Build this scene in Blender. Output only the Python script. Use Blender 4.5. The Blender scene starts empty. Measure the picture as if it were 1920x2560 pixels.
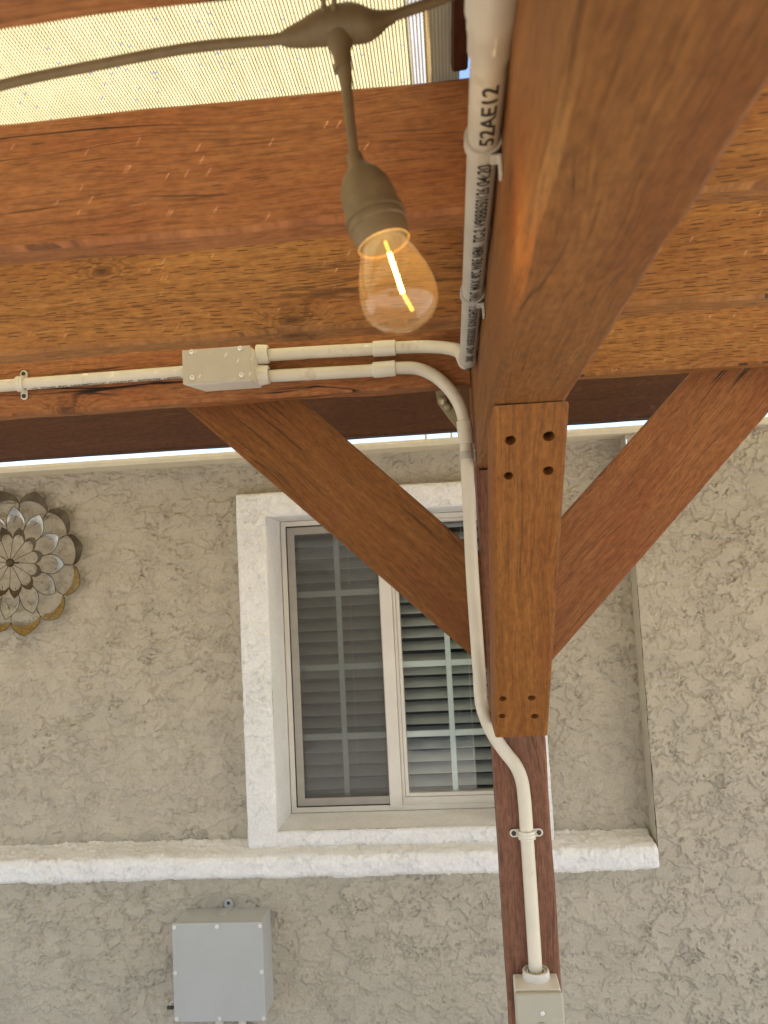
import bpy, bmesh, math, random
import numpy as np
from mathutils import Vector, Matrix
random.seed(7); rng = np.random.default_rng(7)
sc = bpy.context.scene
C = sc.collection

# ------------------------------------------------------------------ camera
H = 2.0                                   # the phone is held overhead, 2 m above the patio
YAW, PITCH, ROLL, F = math.radians(4.62), math.radians(4.85), math.radians(-2.93), 2000.0
_f = Vector((-math.sin(YAW)*math.cos(PITCH), math.cos(YAW)*math.cos(PITCH), math.sin(PITCH)))
_r = Vector((math.cos(YAW), math.sin(YAW), 0)); _u = _r.cross(_f)
R_ = _r*math.cos(ROLL) + _u*math.sin(ROLL); U_ = -_r*math.sin(ROLL) + _u*math.cos(ROLL)
cam = bpy.data.cameras.new('camera'); camo = bpy.data.objects.new('camera', cam); C.objects.link(camo)
camo.matrix_world = Matrix(((R_.x, U_.x, -_f.x, 0), (R_.y, U_.y, -_f.y, 0), (R_.z, U_.z, -_f.z, H), (0, 0, 0, 1)))
cam.sensor_fit = 'VERTICAL'; cam.sensor_height = 36; cam.sensor_width = 27; cam.lens = 36*F/2560
cam.clip_start = 0.02; cam.clip_end = 2000
cam.dof.use_dof = True; cam.dof.focus_distance = 1.75; cam.dof.aperture_fstop = 10.0
sc.camera = camo

# ------------------------------------------------------------------ world, sun, exposure
SUN = Vector((-0.44, 0.30, -0.85)).normalized()         # direction the light travels
el = math.asin(-SUN.z); rot = math.atan2(-SUN.x, -SUN.y)
w = bpy.data.worlds.new('World'); sc.world = w; w.use_nodes = True
nt = w.node_tree; nt.nodes.clear()
sky = nt.nodes.new('ShaderNodeTexSky'); sky.sky_type = 'NISHITA'; sky.sun_disc = False
sky.sun_elevation = el; sky.sun_rotation = rot; sky.altitude = 300; sky.air_density = 1.0; sky.dust_density = 1.5
bg = nt.nodes.new('ShaderNodeBackground'); bg.inputs['Strength'].default_value = 0.15
wo = nt.nodes.new('ShaderNodeOutputWorld')
nt.links.new(sky.outputs[0], bg.inputs[0]); nt.links.new(bg.outputs[0], wo.inputs[0])
sl = bpy.data.lights.new('sun', 'SUN'); sl.energy = 4.5; sl.angle = math.radians(0.53); sl.color = (1.0, 0.96, 0.89)
so = bpy.data.objects.new('sun', sl); C.objects.link(so)
so.rotation_euler = SUN.to_track_quat('-Z', 'Y').to_euler(); so.location = (2, -2, 8)
sc.view_settings.view_transform = 'Standard'; sc.view_settings.look = 'None'
sc.view_settings.exposure = 1.34; sc.view_settings.gamma = 1.0
sc.view_settings.use_curve_mapping = False
cy = sc.cycles
cy.use_denoising = True; cy.max_bounces = 9; cy.diffuse_bounces = 4; cy.glossy_bounces = 3; cy.transparent_max_bounces = 16
cy.caustics_reflective = False; cy.caustics_refractive = False; cy.sample_clamp_indirect = 6.0

# ------------------------------------------------------------------ pixel -> place helpers
CX, CY = 960.0, 1280.0
def ray(px, py): return R_*((px-CX)/F) - U_*((py-CY)/F) + _f
def P(px, py, Y):
    d = ray(px, py); t = Y/d.y
    return Vector((d.x*t, Y, H+d.z*t))
def PZ(px, py, z):
    d = ray(px, py); t = (z-H)/d.z
    return Vector((d.x*t, d.y*t, z))

# ------------------------------------------------------------------ node helper
class N:
    def __init__(s, name):
        s.m = bpy.data.materials.new(name); s.m.use_nodes = True; s.t = s.m.node_tree; s.t.nodes.clear()
        s.out = s.t.nodes.new('ShaderNodeOutputMaterial')
    def n(s, typ, **k):
        x = s.t.nodes.new('ShaderNode'+typ)
        for a, b in k.items(): setattr(x, a, b)
        return x
    def put(s, sock, v):
        if v is None: return
        if hasattr(v, 'is_output'): s.t.links.new(v, sock)
        elif hasattr(v, 'outputs'): s.t.links.new(v.outputs[0], sock)
        else: sock.default_value = v
    def math(s, op, a, b=None, c=None, clamp=False):
        x = s.n('Math', operation=op, use_clamp=clamp)
        s.put(x.inputs[0], a); s.put(x.inputs[1], b); s.put(x.inputs[2], c)
        return x.outputs[0]
    def sm(s, v, a, b, lo=0.0, hi=1.0):
        x = s.n('MapRange', interpolation_type='SMOOTHSTEP')
        s.put(x.inputs[0], v); x.inputs[1].default_value = a; x.inputs[2].default_value = b
        x.inputs[3].default_value = lo; x.inputs[4].default_value = hi
        return x.outputs[0]
    def comb(s, x=0.0, y=0.0, z=0.0):
        c = s.n('CombineXYZ'); s.put(c.inputs[0], x); s.put(c.inputs[1], y); s.put(c.inputs[2], z); return c.outputs[0]
    def sep(s, v):
        c = s.n('SeparateXYZ'); s.put(c.inputs[0], v); return c.outputs
    def noise(s, v, scale=1.0, detail=3.0, rough=0.55, dist=0.0):
        x = s.n('TexNoise'); s.put(x.inputs['Vector'], v); x.inputs['Scale'].default_value = scale
        x.inputs['Detail'].default_value = detail; x.inputs['Roughness'].default_value = rough
        x.inputs['Distortion'].default_value = dist
        return x.outputs['Fac']
    def white(s, v):
        x = s.n('TexWhiteNoise', noise_dimensions='3D'); s.put(x.inputs['Vector'], v); return x.outputs['Value']
    def ramp(s, v, stops):
        x = s.n('ValToRGB'); s.put(x.inputs[0], v); e = x.color_ramp.elements
        while len(e) < len(stops): e.new(0.5)
        for i, (p, c) in enumerate(stops): e[i].position = p; e[i].color = (*c, 1)
        return x.outputs[0]
    def mix(s, f, a, b, typ='MIX'):
        x = s.n('Mix', data_type='RGBA', blend_type=typ)
        s.put(x.inputs[0], f); s.put(x.inputs[6], a if not isinstance(a, tuple) else (*a, 1)); s.put(x.inputs[7], b if not isinstance(b, tuple) else (*b, 1))
        return x.outputs[2]
    def bump(s, h, dist=0.001, strength=1.0, normal=None):
        x = s.n('Bump'); s.put(x.inputs['Height'], h); x.inputs['Distance'].default_value = dist
        x.inputs['Strength'].default_value = strength; s.put(x.inputs['Normal'], normal); return x.outputs[0]
    def pbr(s, color, rough=0.5, normal=None, spec=0.5, metal=0.0, **k):
        x = s.n('BsdfPrincipled'); s.put(x.inputs['Base Color'], (*color, 1) if isinstance(color, tuple) else color)
        s.put(x.inputs['Roughness'], rough); s.put(x.inputs['Metallic'], metal); s.put(x.inputs['Normal'], normal)
        x.inputs['Specular IOR Level'].default_value = spec
        for a, b in k.items(): s.put(x.inputs[a.replace('_', ' ')], b)
        return x.outputs[0]
    def mixsh(s, f, a, b):
        x = s.n('MixShader'); s.put(x.inputs[0], f); s.put(x.inputs[1], a); s.put(x.inputs[2], b); return x.outputs[0]
    def done(s, sh): s.t.links.new(sh, s.out.inputs[0]); return s.m
    def oc(s): return s.n('TexCoord').outputs['Object']

# ------------------------------------------------------------------ materials
def wood(name, dark, mid, light, incise=0.0, crack=1.0, grain=60.0, knots=0.35, streak=0.0):
    g = N(name); o = g.sep(g.oc()); info = g.n('ObjectInfo'); rn = info.outputs['Random']
    off = g.math('MULTIPLY', rn, 17.0)
    x = g.math('ADD', o[0], off); w0 = g.math('ADD', o[1], g.math('MULTIPLY', o[2], 1.13))
    # knots bend the grain around them
    vo = g.n('TexVoronoi', voronoi_dimensions='2D', feature='F1'); vo.inputs['Scale'].default_value = 1.0; vo.inputs['Randomness'].default_value = 1.0
    g.put(vo.inputs['Vector'], g.comb(g.math('MULTIPLY', x, 4.2), g.math('MULTIPLY', w0, 8.5)))
    has = g.math('GREATER_THAN', g.sep(vo.outputs['Color'])[0], 1.0-0.42*knots)
    kd = g.math('ADD', vo.outputs['Distance'], g.math('MULTIPLY', g.math('SUBTRACT', g.noise(g.comb(g.math('MULTIPLY', x, 45.0), g.math('MULTIPLY', w0, 80.0)), 1.0, 3), 0.5), 0.10))
    bend = g.math('MULTIPLY', g.math('MULTIPLY', g.sm(kd, 0.34, 0.0), has), 0.022)
    wob = g.math('MULTIPLY', g.math('SUBTRACT', g.noise(g.comb(g.math('MULTIPLY', x, 3.0), g.math('MULTIPLY', w0, 7.0)), 1.0, 2), 0.5), 0.05)
    wv = g.math('ADD', g.math('ADD', w0, bend), wob)
    gr = g.noise(g.comb(g.math('MULTIPLY', x, 2.2), g.math('MULTIPLY', wv, grain)), 1.0, 4, 0.6)
    fine = g.noise(g.comb(g.math('MULTIPLY', x, 26.0), g.math('MULTIPLY', wv, 560.0)), 1.0, 3, 0.6)
    blot = g.noise(g.comb(g.math('MULTIPLY', x, 3.4), g.math('MULTIPLY', w0, 13.0)), 1.0, 4, 0.6)
    mott = g.noise(g.comb(g.math('MULTIPLY', x, 60.0), g.math('MULTIPLY', w0, 150.0)), 1.0, 3, 0.7)
    ksum = g.math('MULTIPLY', g.sm(kd, 0.085, 0.01), has)
    kring = g.math('MULTIPLY', g.math('MULTIPLY', g.sm(kd, 0.26, 0.1), has), g.math('ADD', 0.5, g.math('MULTIPLY', 0.5, g.math('SINE', g.math('MULTIPLY', kd, 130.0)))))
    n2 = g.noise(g.comb(g.math('MULTIPLY', x, 1.3), g.math('MULTIPLY', wv, 30.0), 4.0), 1.0, 2, 0.5)
    cm = g.sm(g.noise(g.comb(g.math('MULTIPLY', x, 3.0), g.math('MULTIPLY', wv, 16.0), 9.0), 1.0, 2), 0.49, 0.60)
    c1 = g.sm(g.math('ABSOLUTE', g.math('SUBTRACT', n2, 0.5)), 0.014, 0.003)
    n4 = g.noise(g.comb(g.math('MULTIPLY', x, 2.6), g.math('MULTIPLY', wv, 62.0), 14.0), 1.0, 2, 0.5)
    c2 = g.math('MULTIPLY', g.sm(g.math('ABSOLUTE', g.math('SUBTRACT', n4, 0.52)), 0.018, 0.004), g.math('SUBTRACT', 1.0, cm))
    ck = g.math('MAXIMUM', g.math('MULTIPLY', c1, g.math('MULTIPLY', cm, crack)), g.math('MULTIPLY', c2, crack*0.22))
    micro = g.sm(g.noise(g.comb(g.math('MULTIPLY', x, 7.0), g.math('MULTIPLY', wv, 330.0), 21.0), 1.0, 2, 0.5), 0.56, 0.70, 0.0, 0.5)
    # short drying checks
    n3 = g.noise(g.comb(g.math('MULTIPLY', x, 16.0), g.math('MULTIPLY', wv, 230.0), 2.0), 1.0, 2, 0.5)
    sk = g.math('MULTIPLY', g.sm(n3, 0.66, 0.71), crack)
    # incising slits
    row = g.math('FLOOR', g.math('DIVIDE', g.math('ADD', w0, g.math('MULTIPLY', wob, 0.06)), 0.0062))
    fr = g.math('FRACT', g.math('DIVIDE', g.math('ADD', w0, g.math('MULTIPLY', wob, 0.06)), 0.0062))
    rw = g.white(g.comb(row, 3.0, off))
    ux = g.math('ADD', g.math('DIVIDE', x, 0.041), g.math('MULTIPLY', rw, 5.0))
    fx = g.math('FRACT', ux)
    cell = g.white(g.comb(g.math('FLOOR', ux), row, 1.0))
    sl_ = g.math('MULTIPLY', g.sm(g.math('ABSOLUTE', g.math('SUBTRACT', fx, 0.5)), 0.24, 0.14), g.sm(g.math('ABSOLUTE', g.math('SUBTRACT', fr, 0.5)), 0.12, 0.03))
    inc = g.math('MULTIPLY', g.math('MULTIPLY', sl_, g.math('GREATER_THAN', cell, 0.35)), incise)
    dk_ = tuple(a*0.5+b*0.5 for a, b in zip(dark, mid)); lt_ = tuple(a*0.6+b*0.4 for a, b in zip(light, mid))
    base = g.ramp(gr, [(0.28, dk_), (0.48, mid), (0.66, lt_)])
    base = g.mix(micro, base, tuple(c*0.42 for c in dark))
    base = g.mix(g.sm(blot, 0.42, 0.68, 0.0, 0.45), base, tuple(c*k for c, k in zip(dark, (1.25, 1.0, 0.9))))
    base = g.mix(1.0, base, g.ramp(fine, [(0.3, (0.72, 0.68, 0.64)), (0.6, (1.08, 1.06, 1.04))]), 'MULTIPLY')
    base = g.mix(1.0, base, g.ramp(mott, [(0.32, (0.74, 0.72, 0.70)), (0.62, (1.1, 1.1, 1.1))]), 'MULTIPLY')
    base = g.mix(g.math('MULTIPLY', kring, 0.45), base, tuple(c*0.45 for c in dark))
    base = g.mix(g.math('MULTIPLY', ksum, 0.85), base, tuple(c*0.36 for c in dark))
    dk = g.math('MAXIMUM', g.math('MAXIMUM', ck, g.math('MULTIPLY', sk, 0.55)), g.math('MULTIPLY', inc, 0.9))
    base = g.mix(dk, base, (0.012, 0.005, 0.002))
    h = g.math('SUBTRACT', g.math('ADD', g.math('MULTIPLY', gr, 0.35), g.math('ADD', g.math('MULTIPLY', fine, 0.25), g.math('MULTIPLY', mott, 0.3))), g.math('MULTIPLY', dk, 0.9))
    ro = g.math('ADD', 0.5, g.math('MULTIPLY', fine, 0.25))
    return g.done(g.pbr(base, ro, g.bump(h, 0.0016, 0.8), 0.35))
WJ = wood('stained_joist', (0.23, 0.094, 0.026), (0.36, 0.162, 0.046), (0.46, 0.228, 0.068), incise=0.9, crack=0.5)
WJ2 = wood('stained_joist_cracked', (0.23, 0.084, 0.028), (0.345, 0.138, 0.046), (0.43, 0.188, 0.064), incise=0.25, crack=1.0, grain=34)
WB = wood('stained_beam', (0.145, 0.053, 0.012), (0.220, 0.089, 0.020), (0.295, 0.129, 0.033), crack=0.45, grain=34, knots=0.15)
WBR = wood('stained_brace', (0.140, 0.050, 0.010), (0.215, 0.085, 0.017), (0.29, 0.122, 0.028), crack=0.5, grain=60, knots=0.2)
WBR2 = wood('weathered_brace', (0.205, 0.074, 0.027), (0.29, 0.116, 0.038), (0.36, 0.158, 0.053), crack=0.8, grain=40)
WKB = wood('knee_brace_wood', (0.155, 0.054, 0.010), (0.240, 0.092, 0.016), (0.32, 0.130, 0.027), crack=0.25, grain=110, knots=0.0)
WP = wood('stained_post', (0.150, 0.062, 0.036), (0.205, 0.092, 0.054), (0.255, 0.117, 0.069), incise=0.5, crack=0.5, grain=50, knots=0.0)
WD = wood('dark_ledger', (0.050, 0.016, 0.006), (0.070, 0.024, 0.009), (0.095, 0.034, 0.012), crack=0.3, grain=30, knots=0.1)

def stucco(name, col, col2, rough=0.9, spec=0.2):
    g = N(name); v = g.n('NewGeometry').outputs['Position']
    a = g.noise(v, 9.0, 4, 0.6); b = g.noise(v, 160.0, 4, 0.65); c = g.noise(v, 520.0, 2, 0.6)
    base = g.mix(g.sm(a, 0.38, 0.66), col, col2)
    base = g.mix(1.0, base, g.ramp(b, [(0.3, (0.88, 0.87, 0.86)), (0.65, (1.04, 1.04, 1.04))]), 'MULTIPLY')
    h = g.math('ADD', g.math('MULTIPLY', b, 0.7), g.math('MULTIPLY', c, 0.3))
    return g.done(g.pbr(base, rough, g.bump(h, 0.0011, 0.9), spec))
SB = stucco('beige_stucco', (0.50, 0.445, 0.355), (0.45, 0.402, 0.322))
SW = stucco('white_stucco_paint', (0.85, 0.84, 0.825), (0.80, 0.79, 0.775))

def plain(name, col, rough=0.5, spec=0.5, metal=0.0, var=0.08, nscale=30.0, bump=0.0, bscale=400.0, stain=None):
    g = N(name); v = g.oc(); n = g.noise(v, nscale, 4, 0.6)
    k = 1-var; base = g.mix(g.sm(n, 0.35, 0.65), tuple(c*k for c in col), col)
    if stain:
        base = g.mix(g.sm(g.noise(v, stain[1], 3, 0.6), 0.6, 0.74, 0.0, stain[2]), base, stain[0])
    nm = g.bump(g.noise(v, bscale, 3), 0.0006, bump) if bump else None
    r = g.math('ADD', rough-0.06, g.math('MULTIPLY', n, 0.12))
    return g.done(g.pbr(base, r, nm, spec, metal))
PVC = plain('conduit_pvc', (0.68, 0.63, 0.52), 0.42, 0.45, var=0.07, nscale=14, bump=0.15, stain=((0.40, 0.33, 0.21), 26.0, 0.4))
PVC2 = plain('shaded_conduit_pvc', (0.50, 0.47, 0.40), 0.45, 0.4, var=0.12, nscale=18, bump=0.2, stain=((0.34, 0.29, 0.2), 30.0, 0.6))  # stained, darker copy of the conduit colour with the beam's shade painted in
PVCW = plain('pvc_fitting', (0.72, 0.68, 0.58), 0.38, 0.5, var=0.05, bump=0.1)
PVCG = plain('pvc_clip', (0.46, 0.44, 0.39), 0.42, 0.5, var=0.05)
COV = plain('box_cover', (0.50, 0.45, 0.36), 0.5, 0.4, var=0.05, bump=0.35, bscale=900)
SWB = plain('switch_box_pvc', (0.68, 0.66, 0.61), 0.4, 0.5, var=0.03)
SWC = plain('switch_cover_beige', (0.40, 0.375, 0.305), 0.42, 0.45, var=0.04)
GRY = plain('grey_box_pvc', (0.445, 0.45, 0.44), 0.45, 0.4, var=0.05, nscale=6, bump=0.1, bscale=600)
SCREW = plain('screw_zinc', (0.80, 0.79, 0.76), 0.35, 0.5, metal=0.35)
SCRD = plain('screw_dark', (0.07, 0.065, 0.06), 0.45, 0.5, metal=0.5)
INK = plain('print_ink', (0.035, 0.032, 0.03), 0.6, 0.2)
RUB = plain('string_light_rubber', (0.215, 0.150, 0.070), 0.55, 0.35, var=0.15, nscale=60)  # base colour lifted to hold the lens glare over the dark rubber
VIN = plain('window_vinyl', (0.74, 0.69, 0.62), 0.4, 0.5, var=0.06, nscale=10)
SCF = plain('screen_frame', (0.40, 0.365, 0.32), 0.45, 0.5, metal=0.2)
GSK = plain('gasket', (0.025, 0.025, 0.026), 0.6, 0.3)
MUN = plain('glazing_bar', (0.76, 0.79, 0.77), 0.45, 0.4, var=0.03)
SLAT = plain('blind_slat', (0.60, 0.605, 0.58), 0.5, 0.4, var=0.04)
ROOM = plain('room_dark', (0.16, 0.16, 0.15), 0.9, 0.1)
TRIM = plain('cream_trim', (0.70, 0.62, 0.46), 0.5, 0.4, var=0.08)
BRK = plain('bracket_paint', (0.33, 0.28, 0.17), 0.5, 0.4, var=0.1)
BRZ = plain('bronze_metal', (0.10, 0.07, 0.035), 0.45, 0.5, metal=0.6, var=0.4, nscale=60)
GLD = plain('gold_metal', (0.36, 0.235, 0.075), 0.4, 0.5, metal=0.6, var=0.45, nscale=120)
SLV = plain('silver_metal', (0.50, 0.49, 0.46), 0.35, 0.5, metal=0.7, var=0.35, nscale=50)
HOLE = plain('hole_wood', (0.05, 0.017, 0.006), 0.9, 0.1)
LOCK = plain('lock_black', (0.05, 0.05, 0.045), 0.5, 0.4)

def mat_concrete():
    g = N('concrete'); v = g.n('NewGeometry').outputs['Position']
    base = g.ramp(g.noise(v, 3.0, 6, 0.65), [(0.3, (0.40, 0.37, 0.32)), (0.7, (0.54, 0.50, 0.44))])
    return g.done(g.pbr(base, 0.9, g.bump(g.noise(v, 80, 4), 0.002, 0.6), 0.2))
CONC = mat_concrete()

def mat_glass(name, refl=1.0, tint=(1, 1, 1), body=0.0, bodycol=(1, 1, 1), body_tr=0.0):
    g = N(name); tr = g.n('BsdfTransparent'); tr.inputs[0].default_value = (*tint, 1)
    gl = g.n('BsdfGlossy'); gl.inputs['Roughness'].default_value = 0.02
    lw = g.n('Fresnel'); g.put(lw.inputs[0], g.sm(g.n('NewGeometry').outputs['Backfacing'], 0.0, 1.0, 1.5, 1/1.5))
    s = g.mixsh(g.math('MULTIPLY', g.math('MULTIPLY', lw.outputs[0], g.math('SUBTRACT', 1.0, g.n('NewGeometry').outputs['Backfacing'])), refl, clamp=True), tr.outputs[0], gl.outputs[0])
    if body:
        df = g.n('BsdfTranslucent'); df.inputs[0].default_value = (*bodycol, 1)
        s = g.mixsh(body, s, df.outputs[0])
    return g.done(s)
PANE = mat_glass('window_glass', 2.0, (0.92, 0.945, 0.935))
BULB = mat_glass('bulb_glass', 1.8, (0.99, 0.95, 0.88), 0.022, (1.0, 0.80, 0.55))

def mat_screen():
    g = N('insect_screen'); o = g.sep(g.oc()); 
    tr = g.n('BsdfTransparent'); df = g.n('BsdfDiffuse'); df.inputs[0].default_value = (0.16, 0.155, 0.145, 1)
    return g.done(g.mixsh(0.52, tr.outputs[0], df.outputs[0]))
SCRN = mat_screen()

def mat_emit(name, col, s):
    g = N(name); e = g.n('Emission'); e.inputs[0].default_value = (*col, 1); e.inputs[1].default_value = s
    return g.done(e.outputs[0])
FIL = mat_emit('lit_filament', (1.0, 0.52, 0.10), 22.0)
FSUP = mat_emit('warm_filament_lead', (1.0, 0.42, 0.06), 1.6)

def mat_cloth(name, thread, fill, open_, holes):
    """knitted shade cloth: threads along Y every 3.3 mm, open stitches between, a few wider stitches"""
    g = N(name); o = g.sep(g.n('NewGeometry').outputs['Position'])
    zig = g.math('MULTIPLY', g.math('SINE', g.math('MULTIPLY', o[1], 2*math.pi/0.0042)), 0.10)
    u = g.math('ADD', g.math('DIVIDE', o[0], 0.0031), zig)
    fx = g.math('FRACT', u); ci = g.math('FLOOR', u)
    v = g.math('DIVIDE', o[1], 0.0042); vi = g.math('FLOOR', v); fv = g.math('FRACT', v)
    th = g.sm(g.math('ABSOLUTE', g.math('SUBTRACT', fx, 0.5)), 0.24, 0.32)       # 1 on the thread
    rnd = g.white(g.comb(ci, vi, 1.0))
    big = g.math('GREATER_THAN', rnd, 1.0-holes)
    sp = g.math('MULTIPLY', g.math('LESS_THAN', g.math('ABSOLUTE', g.math('SUBTRACT', fv, 0.5)), 0.30), g.math('SUBTRACT', 1.0, th))
    nz = g.noise(g.comb(g.math('MULTIPLY', o[0], 90.0), g.math('MULTIPLY', o[1], 14.0)), 1.0, 3)
    trc = g.mix(g.sm(nz, 0.35, 0.65), tuple(c*0.82 for c in fill), fill)
    tl = g.n('BsdfTranslucent'); g.put(tl.inputs[0], trc)
    df = g.n('BsdfDiffuse'); g.put(df.inputs[0], (*fill, 1))
    f = g.mixsh(0.25, tl.outputs[0], df.outputs[0])
    t1 = g.n('BsdfTranslucent'); t1.inputs[0].default_value = (*thread, 1)
    d1 = g.n('BsdfDiffuse'); d1.inputs[0].default_value = (*thread, 1)
    t_ = g.mixsh(0.7, t1.outputs[0], d1.outputs[0])
    tr = g.n('BsdfTransparent')
    fo = g.math('MULTIPLY', sp, g.math('MAXIMUM', open_, g.math('MULTIPLY', big, 0.78)))
    return g.done(g.mixsh(fo, g.mixsh(th, f, t_), tr.outputs[0]))
CLOTH = mat_cloth('shade_cloth', (0.11, 0.070, 0.028), (0.66, 0.545, 0.28), 0.04, 0.016)
BAND = mat_cloth('shade_cloth_seam', (0.14, 0.12, 0.10), (0.50, 0.47, 0.42), 0.10, 0.0)
HEM = mat_cloth('shade_cloth_hem', (0.34, 0.235, 0.10), (0.46, 0.33, 0.155), 0.0, 0.0)

# ------------------------------------------------------------------ object helpers
def link(o): C.objects.link(o); return o
def tag(o, label=None, cat=None, group=None, kind=None):
    if label: o['label'] = label
    if cat: o['category'] = cat
    if group: o['group'] = group
    if kind: o['kind'] = kind
    return o
def empty(name, loc, label, cat, group=None):
    o = bpy.data.objects.new(name, None); o.empty_display_size = 0.05; o.location = loc; link(o)
    return tag(o, label, cat, group)
def setparent(o, p):
    if p is not None:
        o.parent = p
        o.matrix_parent_inverse = world_of(p).inverted()
def world_of(o):
    m = o.matrix_basis.copy(); q = o
    while q.parent is not None:
        m = q.parent.matrix_basis @ q.matrix_parent_inverse @ m if False else q.matrix_parent_inverse @ m
        q = q.parent; m = q.matrix_basis @ m
    return m
def mobj(name, verts, faces, mat, parent=None, M=None, smooth=False, bevel=0, seg=2):
    """mesh from world-space vertices; M = object matrix (its X axis is the grain direction)"""
    me = bpy.data.meshes.new(name)
    if M is None: M = Matrix.Translation(sum((Vector(v) for v in verts), Vector())/len(verts))
    Mi = M.inverted()
    me.from_pydata([Mi @ Vector(v) for v in verts], [], faces)
    bm = bmesh.new(); bm.from_mesh(me)
    bmesh.ops.recalc_face_normals(bm, faces=bm.faces)
    if bevel: bmesh.ops.bevel(bm, geom=list(bm.edges), offset=bevel, segments=seg, affect='EDGES', profile=0.6, clamp_overlap=True)
    if smooth:
        for f in bm.faces: f.smooth = True
    bm.to_mesh(me); bm.free()
    me.materials.append(mat)
    o = bpy.data.objects.new(name, me); o.matrix_basis = M; link(o); setparent(o, parent)
    return o
def box_vf(x0, x1, y0, y1, z0, z1):
    v = [(x, y, z) for x in (x0, x1) for y in (y0, y1) for z in (z0, z1)]
    return v, [(0, 1, 3, 2), (4, 6, 7, 5), (0, 4, 5, 1), (2, 3, 7, 6), (0, 2, 6, 4), (1, 5, 7, 3)]
def box(name, x0, x1, y0, y1, z0, z1, mat, parent=None, bevel=0.0, seg=2):
    v, f = box_vf(x0, x1, y0, y1, z0, z1)
    return mobj(name, v, f, mat, parent, bevel=bevel, seg=seg)
def prism(name, poly, vec, mat, parent=None, M=None, bevel=0.0, seg=2):
    n = len(poly); vec = Vector(vec)
    v = [Vector(p) for p in poly] + [Vector(p)+vec for p in poly]
    f = [tuple(range(n))[::-1], tuple(range(n, 2*n))] + [(i, (i+1) % n, n+(i+1) % n, n+i) for i in range(n)]
    return mobj(name, v, f, mat, parent, M, bevel=bevel, seg=seg)
def frame_mat(loc, xdir, ydir):
    x = Vector(xdir).normalized(); z = x.cross(Vector(ydir)).normalized(); y = z.cross(x)
    return Matrix(((x.x, y.x, z.x, loc[0]), (x.y, y.y, z.y, loc[1]), (x.z, y.z, z.z, loc[2]), (0, 0, 0, 1)))
def board(name, axis, a0, a1, b0, b1, c0, c1, mat, parent, ch=0.003, wob=0.0012, seed=0, step=0.04):
    """timber: axis 'X','Y','Z' is the length, eased and slightly uneven edges"""
    rs = np.random.default_rng(seed+11); n = max(2, int((a1-a0)/step))
    sec = [(b0+ch, c0), (b1-ch, c0), (b1, c0+ch), (b1, c1-ch), (b1-ch, c1), (b0+ch, c1), (b0, c1-ch), (b0, c0+ch)]
    corner = [0, 1, 1, 2, 2, 3, 3, 0]
    offs = np.zeros((n+1, 4, 2))
    for k in range(4):
        for d in range(2):
            r = rs.normal(size=n+5); r = np.convolve(r, [0.25, 0.5, 0.25], 'same')[2:n+3]
            offs[:, k, d] = r*wob
    verts, faces = [], []
    for i in range(n+1):
        a = a0+(a1-a0)*i/n
        for j, (b, c) in enumerate(sec):
            bb, cc = b+offs[i, corner[j], 0], c+offs[i, corner[j], 1]
            verts.append({'X': (a, bb, cc), 'Y': (bb, a, cc), 'Z': (bb, cc, a)}[axis])
    for i in range(n):
        for j in range(8):
            k = (j+1) % 8
            faces.append((i*8+j, i*8+k, (i+1)*8+k, (i+1)*8+j))
    faces += [tuple(range(8))[::-1], tuple(range(n*8, n*8+8))]
    mid = [(a0+a1)/2, (b0+b1)/2, (c0+c1)/2]
    if axis == 'X': M = frame_mat(mid, (1, 0, 0), (0, 1, 0))
    elif axis == 'Y': M = frame_mat((mid[1], mid[0], mid[2]), (0, 1, 0), (1, 0, 0))
    else: M = frame_mat((mid[1], mid[2], mid[0]), (0, 0, 1), (1, 0, 0))
    return mobj(name, verts, faces, mat, parent, M)
def smooth_path(pts, per=8):
    p = [Vector(q) for q in pts]; out = []
    for i in range(len(p)-1):
        p0 = p[i-1] if i else p[0]*2-p[1]; p1, p2 = p[i], p[i+1]; p3 = p[i+2] if i+2 < len(p) else p[-1]*2-p[-2]
        d1, d2, d3 = max((p1-p0).length, 1e-5)**.5, max((p2-p1).length, 1e-5)**.5, max((p3-p2).length, 1e-5)**.5
        m1 = (p2-p1) + d2*((p1-p0)/d1 - (p2-p0)/(d1+d2)); m1 = d2*((p1-p0)/d1 - (p2-p0)/(d1+d2) + (p2-p1)/d2)
        m2 = d2*((p2-p1)/d2 - (p3-p1)/(d2+d3) + (p3-p2)/d3)
        for k in range(per):
            t = k/per; h = (2*t**3-3*t*t+1, t**3-2*t*t+t, -2*t**3+3*t*t, t**3-t*t)
            out.append(p1*h[0]+m1*h[1]+p2*h[2]+m2*h[3])
    out.append(p[-1]); return out
def tube_vf(path, rad, seg=20, caps=True):
    path = [Vector(p) for p in path]; n = len(path)
    rs = rad if hasattr(rad, '__len__') else [rad]*n
    t = [(path[min(i+1, n-1)]-path[max(i-1, 0)]).normalized() for i in range(n)]
    a = Vector((0, 0, 1)) if abs(t[0].z) < 0.9 else Vector((1, 0, 0))
    u = (a-t[0]*a.dot(t[0])).normalized(); verts, faces = [], []
    for i in range(n):
        u = (u-t[i]*u.dot(t[i])).normalized(); v = t[i].cross(u)
        for j in range(seg):
            q = 2*math.pi*j/seg
            verts.append(path[i]+(u*math.cos(q)+v*math.sin(q))*rs[i])
    for i in range(n-1):
        for j in range(seg):
            k = (j+1) % seg; faces.append((i*seg+j, i*seg+k, (i+1)*seg+k, (i+1)*seg+j))
    if caps: faces += [tuple(range(seg))[::-1], tuple(range((n-1)*seg, n*seg))]
    return verts, faces
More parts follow.
